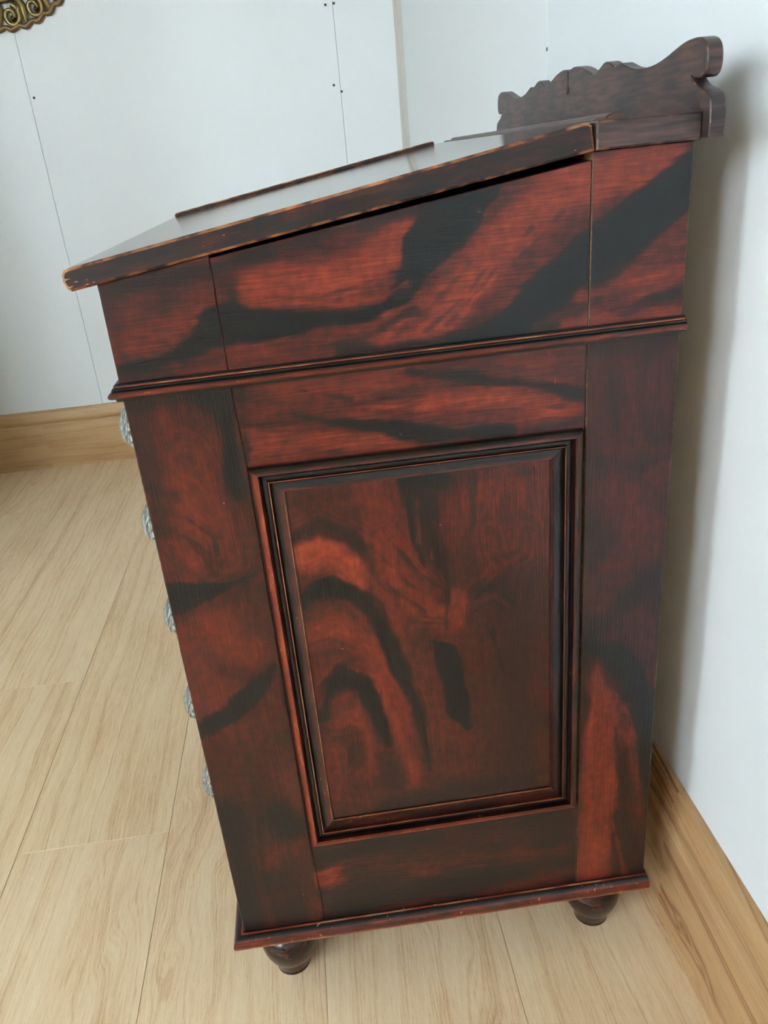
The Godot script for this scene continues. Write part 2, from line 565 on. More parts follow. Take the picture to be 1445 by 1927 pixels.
	stroke("T", [225.9, 599.5, 1.2, 256.3, 592.2, 3.8, 301.8, 581.3, 3.8, 336.5, 574.2, 4.8, 365.2, 563.8, 6.2], 0.1, 2.8, 0.9, 0)
	stroke("T", [91.9, 591.6, 2.4, 103.8, 588.5, 2.4, 114.2, 589, 2.4], 0.08, 2.4, 0.85, 0)
	stroke("T", [135.8, 595.4, 1.2, 153.6, 588.6, 1.2, 178, 581.5, 1.2], 0.15, 1.5, 0.7, 0)
	stroke("T", [94.6, 598.5, 2.5, 89.6, 539.8, 2.5], 0.12, 2.5, 0.8, 0)
	stroke("T", [323, 537.1, 6.3, 363.3, 542.3, 6.3], 0.25, 5.4, 0.8, 0)
	stroke("T", [306.3, 593.3, 3.5, 362.5, 594.7, 3.4], 0.62, 3.9, 0.8, 0)
	stroke("T", [193.9, 571.7, 0.9, 236.9, 575.4, 0.9, 271.4, 576.6, 0.8], 0.85, 1.6, 0.6, 0)
	stroke("L", [7.4, 596.1, 5.5, 47.9, 596.8, 5.6, 92.6, 595.8, 5.6], 0.16, 4.7, 0.85, 0)
	stroke("L", [13, 580.5, 8.7, 11.2, 536.2, 9, 11.2, 493.7, 9.2], 0.24, 7.7, 0.8, 0)
	stroke("L", [70, 595.1, 10.4, 79.8, 583.2, 7.3, 79, 557.8, 5.7, 77.1, 530.8, 6.3, 78.6, 513.3, 5], 0.06, 3.6, 0.9, 0)
	stroke("L", [43.7, 550.2, 10.6, 50.3, 531.1, 10.8, 62, 486.7, 11.2, 61.5, 456.9, 11.3], 0.5, 9.2, 0.8, 1)
	stroke("L", [35.3, 502.5, 12.6, 36.4, 485.4, 12.8, 37.2, 465.4, 13], 0.6, 11.3, 0.9, 1)
	stroke("L", [66.7, 514.9, 5.9, 66.7, 461.2, 6.1], 0.3, 6.4, 0.6, 0)
	stroke("L", [13.5, 483.7, 5.9, 15.2, 458.5, 6], 0.42, 4.4, 0.6, 0)
	stroke("L", [10.8, 424, 15.8, 25.8, 427, 12.3, 43.2, 428.6, 8.9, 61.9, 432.1, 4, 81.1, 438.6, 2.2], 0.02, 2.6, 1, 0)
	stroke("L", [7.1, 404.8, 5.3, 50.3, 417, 5.4, 88.8, 429.7, 5.4], 0.3, 4.0, 0.5, 0)
	stroke("L", [36.9, 392, 16.3, 47.3, 370.9, 16.5, 69.4, 361.7, 16.7], 0.6, 10.8, 0.95, 0)
	stroke("L", [13.8, 379.1, 13.5, 17.1, 332.8, 14, 34.8, 323.9, 14], 0.52, 8.1, 0.85, 0)
	stroke("L", [86.2, 411.5, 7.2, 82.1, 351.1, 7.5], 0.38, 6.8, 0.7, 0)
	stroke("L", [44.1, 260.8, 11.7, 67.2, 281.8, 11.7, 85.1, 303.3, 11.5], 0.45, 8.8, 0.8, 0)
	stroke("L", [5.5, 281.6, 6.7, 16.7, 289.5, 11.5, 35.1, 296.7, 10.5, 51.7, 309, 11.9, 68.7, 325.3, 10.4, 83.3, 342.2, 4.2], 0.04, 2.9, 1, 0)
	stroke("L", [90.9, 338, 4.2, 92.2, 289.8, 4.3], 0.08, 3.1, 0.9, 0)
	stroke("L", [15.7, 240.2, 14.7, 42.2, 248.3, 14.7, 75.8, 235.6, 14.9], 0.36, 11.0, 0.8, 0)
	stroke("L", [15.8, 179.6, 20.2, 18.2, 129.2, 20.7, 6.9, 23.4, 21.9], 0.12, 15.1, 0.95, 0)
	stroke("L", [64.1, 170.1, 15.4, 71.6, 147.3, 15.6], 0.05, 11.5, 0.9, 0)
	stroke("L", [48.4, 77.7, 18.3, 58.4, 28.1, 18.8], 0.14, 12.1, 0.8, 0)
	stroke("L", [23.2, 193.3, 4.5, 39.1, 195.7, 4.5], 0.38, 4.5, 0.7, 0)
	stroke("L", [18.8, 133.4, 2.1, 77.5, 131.6, 2.1], 0.3, 2.7, 0.7, 0)
	stroke("L", [68.7, 126.1, 4.2, 61.4, 59.3, 4.4], 0.26, 4.0, 0.7, 0)
	stroke("L", [44.7, 59, 5.4, 50.7, 53.8, 5.4], 0.4, 5.7, 0.8, 0)
	stroke("R", [377.9, 585.2, 8.8, 382.2, 511.9, 9.2], 0.42, 5.3, 0.7, 0)
	stroke("R", [402.2, 582.4, 8.9, 409.5, 518, 9.3], 0.4, 5.3, 0.7, 0)
	stroke("R", [370.8, 508.6, 4.6, 406.1, 489.5, 4.7, 438.3, 500, 4.7], 0.24, 5.5, 0.6, 0)
	stroke("R", [392.5, 476.5, 12.3, 417.2, 453, 12.6, 432.9, 430.1, 12.8], 0.44, 12.1, 0.8, 0)
	stroke("R", [373.1, 395.7, 4.9, 409.6, 406.7, 4.9, 438.8, 413.3, 4.9], 0.42, 5.9, 0.7, 0)
	stroke("R", [375.3, 406.3, 7.9, 394.1, 430.2, 7.8], 0.2, 7.4, 0.7, 0)
	stroke("R", [378.5, 372.7, 8.1, 391.6, 353.7, 8.1], 0.4, 8.3, 0.7, 0)
	stroke("R", [372.1, 318.7, 8.3, 411.5, 362.1, 8.1, 445.3, 387.9, 8], 0.14, 10.1, 0.85, 0)
	stroke("R", [367, 319.6, 7.2, 398.2, 308.5, 11.4, 417.6, 277.7, 12.8, 433.3, 230.3, 14.2, 443.9, 174.4, 13.6, 452.6, 100.8, 9.4], 0.03, 4.6, 1, 0)
	stroke("R", [383.9, 298.7, 2.6, 387.8, 270.2, 10.6, 392.7, 230.9, 17.4, 391.8, 163.1, 20.3, 391.2, 82.8, 21.1, 386.8, 21, 20.5], 0.6, 4.7, 0.95, 1)
	stroke("R", [412.3, 240.5, 4.3, 425.9, 177.7, 6.7, 436.8, 103.9, 4.6], 0.46, 4.8, 0.85, 1)
	stroke("R", [405.6, 215.4, 2.2, 413.2, 159.1, 4.6, 419.9, 107.2, 3.4], 0.18, 4.1, 0.8, 0)
	stroke("R", [414, 93.4, 12.9, 429.2, 12, 13.4], 0.2, 7.9, 0.9, 0)
	stroke("R", [406.6, 91.1, 1.7, 423.9, 9, 1.8], 0.6, 1.7, 0.8, 0)
	stroke("R", [388.7, 64.1, 8.3, 387.4, 20.9, 8.4], 0.76, 8.0, 0.8, 0)
	stroke("R", [431.3, 134.3, 1.7, 437.5, 88.7, 1.8], 0.5, 2.1, 0.7, 0)
	stroke("B", [90.3, 103, 5.3, 151.1, 105.4, 5.4, 217.8, 106.6, 5.6], 0.14, 4.8, 0.85, 0)
	stroke("B", [94.2, 71.7, 14.2, 110.3, 76, 10.9], 0.66, 5.7, 0.95, 1)
	stroke("B", [126, 76.5, 6.6, 160.2, 83.1, 6.6, 204.8, 76.8, 6.7], 0.34, 4.9, 0.8, 1)
	stroke("B", [88.9, 45.4, 3.3, 86.7, 17.6, 3.4], 0.46, 3.3, 0.8, 0)
	stroke("B", [107.5, 8.8, 10.2, 155.7, 30.7, 10.1, 236.9, 37, 10.3, 306.8, 38, 10.6], 0.08, 8.5, 0.9, 0)
	stroke("B", [192.4, 62.3, 7.3, 249.9, 69.6, 7.4, 353.7, 59.7, 7.6], 0.44, 7.6, 0.85, 0)
	stroke("B", [259, 7.9, 7.1, 318.4, 19.5, 7.1, 362.9, 26.1, 7.1], 0.42, 7.1, 0.85, 0)
	stroke("B", [231.6, 46.1, 2.8, 295.3, 48.4, 2.9, 362.7, 43.7, 2.9], 0.14, 3.4, 0.7, 0)
	stroke("P", [184.2, 509.6, 14.1, 193.4, 461.6, 14.5, 212.8, 411.7, 15], 0.56, 11.2, 0.85, 0)
	stroke("P", [125.5, 500.5, 13.1, 150.6, 487.4, 13.3], 0.36, 9.8, 0.8, 0)
	stroke("P", [300.5, 482.1, 25.9, 308.8, 424.5, 26.9], 0.46, 20.8, 0.8, 1)
	stroke("P", [328.5, 502.9, 6.4, 335.3, 462.3, 6.6], 0.55, 6.8, 0.7, 0)
	stroke("P", [123, 445.9, 15.3, 143.1, 453.4, 16.2, 159.3, 441.8, 16.4, 168.5, 418.3, 13.9], 0.74, 7.4, 0.95, 1)
	stroke("P", [115.8, 467.4, 6.2, 140.4, 476.5, 8.9, 165.8, 460.3, 6.3, 181.3, 429.7, 3.7], 0.22, 6.0, 0.8, 1)
	stroke("P", [217.3, 505.3, 8, 233.1, 505.6, 11.6, 248.6, 501.2, 8.1], 0.03, 4.7, 0.95, 0)
	stroke("P", [291.7, 497.9, 2.7, 323.8, 499.6, 2.8], 0.2, 3.4, 0.6, 0)
	stroke("P", [227.6, 491.8, 15.4, 230.2, 461.5, 12, 241, 423.6, 6.6, 247.9, 401.1, 3.8], 0.16, 7.5, 0.85, 0)
	stroke("P", [196.4, 414.2, 14, 220.3, 383.2, 14.4, 243.8, 368.4, 14.6], 0.56, 8.4, 0.85, 1)
	stroke("P", [255.5, 389, 6.8, 256, 357.9, 6.9], 0.6, 4.4, 0.8, 0)
	stroke("P", [246.2, 395.9, 1.4, 242.9, 351.4, 1.4], 0.22, 1.8, 0.8, 0)
	stroke("P", [274, 390.6, 7.8, 296.1, 395, 7.7, 303, 376.2, 7.9], 0.16, 7.3, 0.85, 1)
	stroke("P", [315.6, 396.5, 24.4, 303.6, 275.2, 26.1, 307.2, 175.4, 27.5], 0.24, 22.0, 0.9, 0)
	stroke("P", [261.5, 325, 15.1, 283.6, 213.9, 16.1], 0.34, 11.3, 0.7, 0)
	stroke("P", [120.3, 367.9, 13.2, 147.2, 373.3, 13.3, 169, 348.7, 12.5, 180.6, 302.2, 11.9, 194.8, 236.6, 9.3, 201.4, 181.5, 6.4], 0.6, 7.0, 0.95, 1)
	stroke("P", [203.9, 357.5, 10.7, 215.7, 314.5, 11, 231.8, 243, 11.4], 0.46, 8.0, 0.8, 0)
	stroke("P", [115.6, 402, 7.3, 127.9, 410.9, 9.2, 142.8, 414.1, 10.1, 161.1, 405.4, 10.2, 176.9, 381.6, 9.4, 188.5, 354.3, 7.2, 200.4, 311.1, 6, 211.8, 272.1, 5.6, 215.5, 232.9, 4.1, 218.2, 192.1, 2.1], 0.06, 4.8, 0.97, 1)
	stroke("P", [162.3, 222.7, 13.4, 180.2, 185.5, 13.7], 0.24, 9.2, 0.8, 0)
	stroke("P", [135.7, 266.5, 9, 146.6, 274, 9, 159.9, 252.6, 8.1, 161.5, 202.7, 7.3], 0.54, 6.0, 0.9, 1)
	stroke("P", [119.5, 275.6, 5.9, 130.8, 304.6, 8.8, 146.5, 321.2, 10.8, 162.2, 304.1, 9.4, 170.9, 272.9, 7.1, 178.8, 232.9, 3.6], 0.03, 4.4, 1, 1)
	stroke("P", [123.9, 229.8, 7.1, 120.6, 176.1, 7.3], 0.5, 5.4, 0.8, 1)
	stroke("P", [146.8, 235.5, 7.1, 146.6, 212.3, 7.2], 0.26, 6.1, 0.8, 0)
	stroke("P", [135.9, 169.6, 5.3, 152, 170, 5.3], 0.44, 5.5, 0.8, 0)
	stroke("P", [166.7, 153, 9.6, 243.5, 159.4, 9.8, 337.5, 162.7, 10], 0.16, 8.8, 0.8, 0)
	stroke("P", [213.8, 206.5, 7.3, 283.2, 200.5, 7.6], 0.33, 7.9, 0.6, 0)
	stroke("P", [231.5, 342.8, 4.9, 240.7, 329.5, 9.9, 246.6, 308.2, 11.1, 248.5, 284.6, 10.2, 250.3, 257.8, 9.9, 259, 240.8, 2.6], 0, 1.8, 1, 0)
	stroke("P", [331.9, 160.2, 5.6, 340.3, 162.2, 5.5], 0.5, 5.9, 0.7, 0)
	stroke("P", [218.7, 493, 0.9, 218.5, 452.9, 1], 0.08, 1.0, 0.8, 0)
	stroke("P", [231.8, 486.3, 0.9, 231.4, 435.6, 0.9], 0.08, 1.0, 0.8, 0)
	stroke("P", [238, 475.5, 0.9, 239.2, 423.9, 0.9], 0.08, 1.0, 0.8, 0)
	stroke("P", [220.4, 452.7, 0.9, 227.6, 420.3, 0.9, 240.6, 399.5, 1], 0.08, 1.0, 0.8, 0)
	stroke("P", [225.1, 487.2, 0.7, 224.6, 446.9, 0.8], 0.56, 1.0, 0.7, 0)
	stroke("P", [235.1, 465.9, 0.8, 234.3, 429.9, 0.8], 0.56, 1.0, 0.7, 0)
	stroke("P", [213.1, 478.9, 0.7, 213.7, 438.1, 0.8], 0.56, 1.0, 0.7, 0)
	stroke("P", [239.6, 415.8, 0.8, 244.6, 402.7, 0.8], 0.56, 1.1, 0.7, 0)
	stroke("P", [172.3, 433.6, 1.2, 197.8, 403.1, 1.2, 224.8, 377, 1.2], 0.26, 2.1, 0.7, 1)
	stroke("P", [182.9, 447.7, 1.2, 212.4, 406.4, 1.1, 240.7, 384.6, 1.3], 0.26, 2.1, 0.7, 1)
	stroke("P", [194.3, 461.4, 1.1, 218.1, 420.6, 1.2, 244.1, 392.9, 1.2], 0.26, 2.0, 0.7, 1)
	stroke("P", [165.3, 455.3, 1.1, 181, 427.1, 1.2, 196.5, 386.9, 1.2], 0.26, 2.0, 0.7, 1)
	stroke("P", [175.9, 422.5, 3.3, 192.2, 393.1, 3.3, 200.1, 358.2, 3.3], 0.66, 3.5, 0.8, 1)
	stroke("P", [160, 491, 4.4, 182.6, 492.9, 4.4, 199.6, 480.8, 4.5], 0.58, 5.3, 0.7, 0)
	stroke("P", [225.6, 389.1, 0.4, 243.6, 384.1, 0.5], 0.3, 0.8, 0.7, 0)
	stroke("P", [225.2, 383.1, 0.4, 243.3, 378, 0.5], 0.3, 0.9, 0.7, 0)
	stroke("P", [224.8, 377, 0.4, 243, 371.9, 0.5], 0.3, 0.9, 0.7, 0)
	stroke("P", [224.4, 370.8, 0.5, 242.6, 365.7, 0.5], 0.3, 0.9, 0.7, 0)
	stroke("P", [224, 364.7, 0.5, 242.3, 359.5, 0.5], 0.3, 0.9, 0.7, 0)
	stroke("P", [223.6, 358.5, 0.5, 242, 353.3, 0.5], 0.3, 0.9, 0.7, 0)
	stroke("P", [266.1, 486.6, 1.8, 266.9, 451.3, 1.9], 0.58, 2.1, 0.7, 0)
	stroke("P", [280.5, 504.2, 1.8, 276.9, 467.7, 1.8], 0.58, 2.0, 0.7, 0)
	stroke("P", [289.3, 495.8, 1.9, 285.4, 471.6, 1.8], 0.58, 2.1, 0.7, 0)
	stroke("P", [300, 501.7, 1.8, 293.8, 475.5, 1.9], 0.58, 2.1, 0.7, 0)
	stroke("P", [316.9, 494.7, 1.8, 311.8, 465.5, 1.9], 0.58, 2.0, 0.7, 0)
	stroke("P", [274.9, 500.1, 1.3, 271.6, 450.7, 1.4], 0.27, 1.7, 0.75, 0)
	stroke("P", [293.2, 468, 1.4, 294.6, 431.8, 1.4, 303.7, 413.5, 1.5], 0.27, 1.7, 0.75, 0)
	stroke("P", [309.6, 473.4, 1.4, 307.1, 437.9, 1.4], 0.27, 1.7, 0.75, 0)
	stroke("P", [267.8, 451.2, 1.4, 267.5, 419.8, 1.4], 0.27, 1.8, 0.75, 0)
	stroke("P", [286.5, 448.6, 2.4, 289.7, 426.2, 2.3, 299.9, 415.1, 2.4, 315.9, 422.4, 2.4, 319.5, 444, 2.4], 0.54, 2.8, 0.75, 1)
	stroke("P", [271.3, 383.8, 1.3, 283.9, 394.1, 1.2, 295.9, 387.3, 1.2, 303, 375.1, 1.2], 0.06, 1.5, 0.85, 0)
	stroke("P", [273.4, 374, 1.2, 288.3, 378.5, 1.2, 298.8, 364.4, 1.2], 0.06, 1.5, 0.85, 0)
	stroke("P", [270.9, 371, 1.2, 285.1, 355.1, 1.3, 291.1, 335, 1.2], 0.06, 1.4, 0.85, 0)
	stroke("P", [275.4, 360.6, 1.2, 287.2, 338.6, 1.2, 293.8, 301.6, 1.3], 0.06, 1.5, 0.85, 0)
	stroke("P", [276.3, 386.9, 0.8, 290.9, 383.6, 0.7, 300.4, 371, 0.8], 0.42, 1.1, 0.6, 0)
	stroke("P", [278.1, 365.9, 0.7, 290, 349.7, 0.7], 0.42, 1.1, 0.6, 0)
	stroke("P", [140.4, 476.5, 1.8, 157.6, 469.1, 1.8, 173.8, 449, 1.9], 0.2, 2.3, 0.7, 0)
	stroke("P", [114.2, 357.5, 1.4, 136.4, 362.5, 1.5, 156.7, 347.8, 1.4], 0.36, 2.1, 0.6, 0)
	stroke("P", [213.3, 199.8, 1.1, 250.7, 195.6, 1], 0.48, 1.6, 0.6, 0)
	stroke("P", [218, 188.7, 1.1, 255.6, 185.1, 1.1], 0.45, 1.6, 0.6, 0)
	stroke("L", [14, 507.8, 0.8, 33.6, 497.9, 0.8, 51.8, 478.3, 0.9, 56.3, 452.6, 0.9], 0.28, 1.2, 0.6, 1)
	stroke("L", [14.4, 488.4, 0.9, 30.5, 481.3, 0.8, 44.5, 461.9, 0.9, 45.9, 443.8, 0.8], 0.28, 1.3, 0.6, 1)
	stroke("L", [13, 524.4, 0.9, 29.1, 519.9, 0.9], 0.28, 1.3, 0.6, 1)
	stroke("L", [31.7, 533.5, 1.3, 39.1, 504.4, 1.2, 60.4, 477.1, 1.3], 0.62, 1.9, 0.6, 0)
	stroke("L", [49.9, 540.3, 1.2, 61, 506.2, 1.2, 68.2, 471, 1.3], 0.62, 1.8, 0.6, 0)
	stroke("R", [408.5, 241.1, 1, 419.7, 229.4, 1.1, 427.2, 198.1, 1.1], 0.62, 1.2, 0.75, 0)
	stroke("R", [410.6, 227.7, 1.1, 421, 212.6, 1.1, 426.7, 184.5, 1.1], 0.62, 1.2, 0.75, 0)
	stroke("R", [412.3, 210.8, 1.1, 420.6, 195.8, 1.2, 425.4, 163.9, 1.1], 0.62, 1.3, 0.75, 0)
	stroke("T", [194.9, 582.5, 0.9, 246, 583.9, 0.9, 306.1, 583.9, 0.9], 0.3, 1.3, 0.6, 0)
	stroke("T", [169, 576.9, 0.9, 237.1, 577.5, 0.8], 0.3, 1.3, 0.6, 0)
	stroke("T", [270.7, 560.3, 0.8, 349.8, 555.3, 0.9], 0.3, 1.3, 0.6, 0)
	stroke("T", [96.9, 543.4, 0.9, 165, 539.3, 0.8], 0.3, 1.3, 0.6, 0)
	stroke("T", [280.6, 592, 0.8, 349.5, 588.4, 0.9], 0.3, 1.2, 0.6, 0)
	stroke("U", [123.4, 666.1, 1, 162.4, 662.1, 0.9, 202.9, 669.5, 1], 0.34, 1.4, 0.65, 0)
	stroke("U", [137.3, 653, 1, 177.9, 658.5, 1], 0.34, 1.5, 0.65, 0)
	stroke("U", [168.9, 649.6, 1, 201.5, 653.3, 1, 230.5, 662.8, 1], 0.34, 1.5, 0.65, 0)
	stroke("U", [295.9, 679.4, 1, 274.5, 650.4, 1, 240.3, 627.9, 1], 0.34, 1.5, 0.65, 0)
	stroke("U", [324.4, 695.6, 1, 291.4, 664.4, 1, 257.1, 632.2, 1.1], 0.34, 1.6, 0.65, 0)
	stroke("U", [348.6, 704.5, 1, 316.1, 677.4, 1.1], 0.34, 1.5, 0.65, 0)
	stroke("U", [308.2, 685.8, 0.8, 278.8, 654, 0.8, 248.7, 629, 0.8], 0.84, 1.5, 0.6, 0)
	stroke("U", [340.6, 697.8, 0.8, 303.8, 671, 0.8, 269.9, 638.9, 0.8], 0.84, 1.5, 0.6, 0)
	stroke("U", [155.2, 668.6, 0.8, 199.4, 673.7, 0.7], 0.84, 1.5, 0.6, 0)
	stroke("B", [114.3, 71.2, 1.4, 101.2, 54.5, 1.4], 0.5, 2.0, 0.6, 0)
	stroke("B", [180.7, 57, 1.4, 249.3, 56.5, 1.4, 318.7, 52.9, 1.5], 0.5, 2.1, 0.6, 0)
	stroke("B", [148, 71.8, 1.4, 193.2, 73.8, 1.4], 0.5, 2.0, 0.6, 0)
	stroke("B", [258.7, -0.2, 1.5, 354.1, 11.8, 1.5], 0.5, 2.2, 0.6, 0)

func band_texture(called: String, w: int, h: int, bands: Array, stops: Array, chips: float, seed_n: int, rough := 0.34, drift := 0.16, end_wear := 0.0):
	# a moulding: bands = [position across, tone], with streaks along and worn spots on the raised bands
	var across := PackedFloat32Array()
	for y in h:
		var v := (y + 0.5) / h
		var t := 0.0
		for i in bands.size() - 1:
			if v >= bands[i][0] and v <= bands[i + 1][0]:
				var q: float = (v - bands[i][0]) / maxf(bands[i + 1][0] - bands[i][0], 1e-5)
				t = lerpf(bands[i][1], bands[i + 1][1], q)
		across.append(t)
	var slow := noise_bytes(w, h, 9.0, 2.0, seed_n, 3)
	var streak := noise_bytes(w, h, 30.0, h / 5.0, seed_n + 1, 3)
	var chip := noise_bytes(w, h, 26.0 if end_wear > 0.0 else 70.0, 5.0 if end_wear > 0.0 else 7.0, seed_n + 2, 5)
	var colours := ramp(stops)
	var d := PackedByteArray()
	d.resize(w * h * 3)
	for y in h:
		for x in w:
			var at := y * w + x
			var t := across[y]
			t += (slow[at] - 128) / 128.0 * drift + (streak[at] - 128) / 128.0 * drift * 0.7
			var c := (chip[at] - 128) / 128.0 + (slow[at] - 128) / 400.0
			if end_wear > 0.0: # rubbed bare towards the front end
				c += maxf(0.0, end_wear - float(x) / w * 5.0)
				t -= float(x) / w * 0.45 if across[y] > 0.45 else 0.0
			if c > 1.0 - chips - across[y] * 0.22: t = 0.88 + clampf(c, 0.0, 1.0) * 0.1
			var ci := clampi(int(t * 255.0), 0, 255) * 3
			d[at * 3] = colours[ci]
			d[at * 3 + 1] = colours[ci + 1]
			d[at * 3 + 2] = colours[ci + 2]
	var m := plain(called, texture(Image.create_from_data(w, h, false, Image.FORMAT_RGB8, d)), rough)
	relief(m, chip, w, h, 1.2, 0.3)
	return m

func streaky(called: String, stops: Array, fx: float, fy: float, size: float, rough: float, seed_n: int, threshold := 0.0, spec := 0.5):
	# triplanar wood with streaks along the long side; size = metres that one picture covers
	var w := 512
	var fine := noise_bytes(w, w, fx, fy, seed_n, 4)
	var slow := noise_bytes(w, w, 4.0, 5.0, seed_n + 1, 3)
	var colours := ramp(stops)
	var d := PackedByteArray()
	d.resize(w * w * 3)
	for at in w * w:
		var t := 0.5 + (fine[at] - 128) / 200.0 + (slow[at] - 128) / 300.0
		var ci := clampi(int(t * 255.0), 0, 255) * 3
		d[at * 3] = colours[ci]
		d[at * 3 + 1] = colours[ci + 1]
		d[at * 3 + 2] = colours[ci + 2]
	var m := plain(called, texture(Image.create_from_data(w, w, false, Image.FORMAT_RGB8, d)), rough, spec)
	m.uv1_triplanar = true
	m.uv1_scale = Vector3.ONE / size
	m.uv1_triplanar_sharpness = 4.0
	relief(m, fine, w, w, 1.5, 0.3)
	return m

func wood_grain(called: String, w: int, h: int, mm: float, kind: int, stops: Array, seed_n: int, rough: float, strength: float, fine_strength: float, spec := 0.5):
	# lengthwise board with its growth rings; the picture's height runs along the grain, mm = millimetres in a pixel
	var warp := noise_bytes(w, h, 2.2, 5.0, seed_n, 3)
	var fine := noise_bytes(w, h, w * 0.30, h * 0.012, seed_n + 1, 3)
	var pores := noise_bytes(w, h, w * 0.36, h * 0.05, seed_n + 2, 2)
	var broad := noise_bytes(w, h, 3.0, 3.5, seed_n + 3, 3)
	var ring := rings(4096, seed_n + 4, [[6.0, 0.8], [14.0, 1.0], [41.0, 0.9]])
	var colours := ramp(stops)
	var d := PackedByteArray()
	d.resize(w * h * 3)
	var hs := PackedByteArray()
	hs.resize(w * h)
	var cx := w * mm * (0.5 + 0.2 * sin(seed_n))
	for y in h:
		var ym := y * mm
		for x in w:
			var at := y * w + x
			var xm := x * mm
			var s := 0.0
			var wv := (warp[at] - 128) / 128.0
			if kind == 0: s = xm + wv * 7.0
			else:
				var q := xm - cx + wv * 12.0
				s = sqrt(q * q + 90.0) * 1.0 - ym * 0.045 + wv * 9.0
			var r := ring[int(s * 6.0 + 9000.0) & 4095]
			r = r * r
			var t := 0.62 - (r - 0.33) * strength + (fine[at] - 128) / 128.0 * fine_strength + (broad[at] - 128) / 128.0 * 0.2
			if pores[at] < 84: t -= (84 - pores[at]) / 84.0 * fine_strength * 1.1
			var ci := clampi(int(t * 255.0), 0, 255) * 3
			d[at * 3] = colours[ci]
			d[at * 3 + 1] = colours[ci + 1]
			d[at * 3 + 2] = colours[ci + 2]
			hs[at] = clampi(150 + (fine[at] - 128) / 3 - (40 if pores[at] < 70 else 0), 0, 255)
	var m := plain(called, texture(Image.create_from_data(w, h, false, Image.FORMAT_RGB8, d)), rough, spec)
	relief(m, hs, w, h, 1.0, 0.3)
	return m

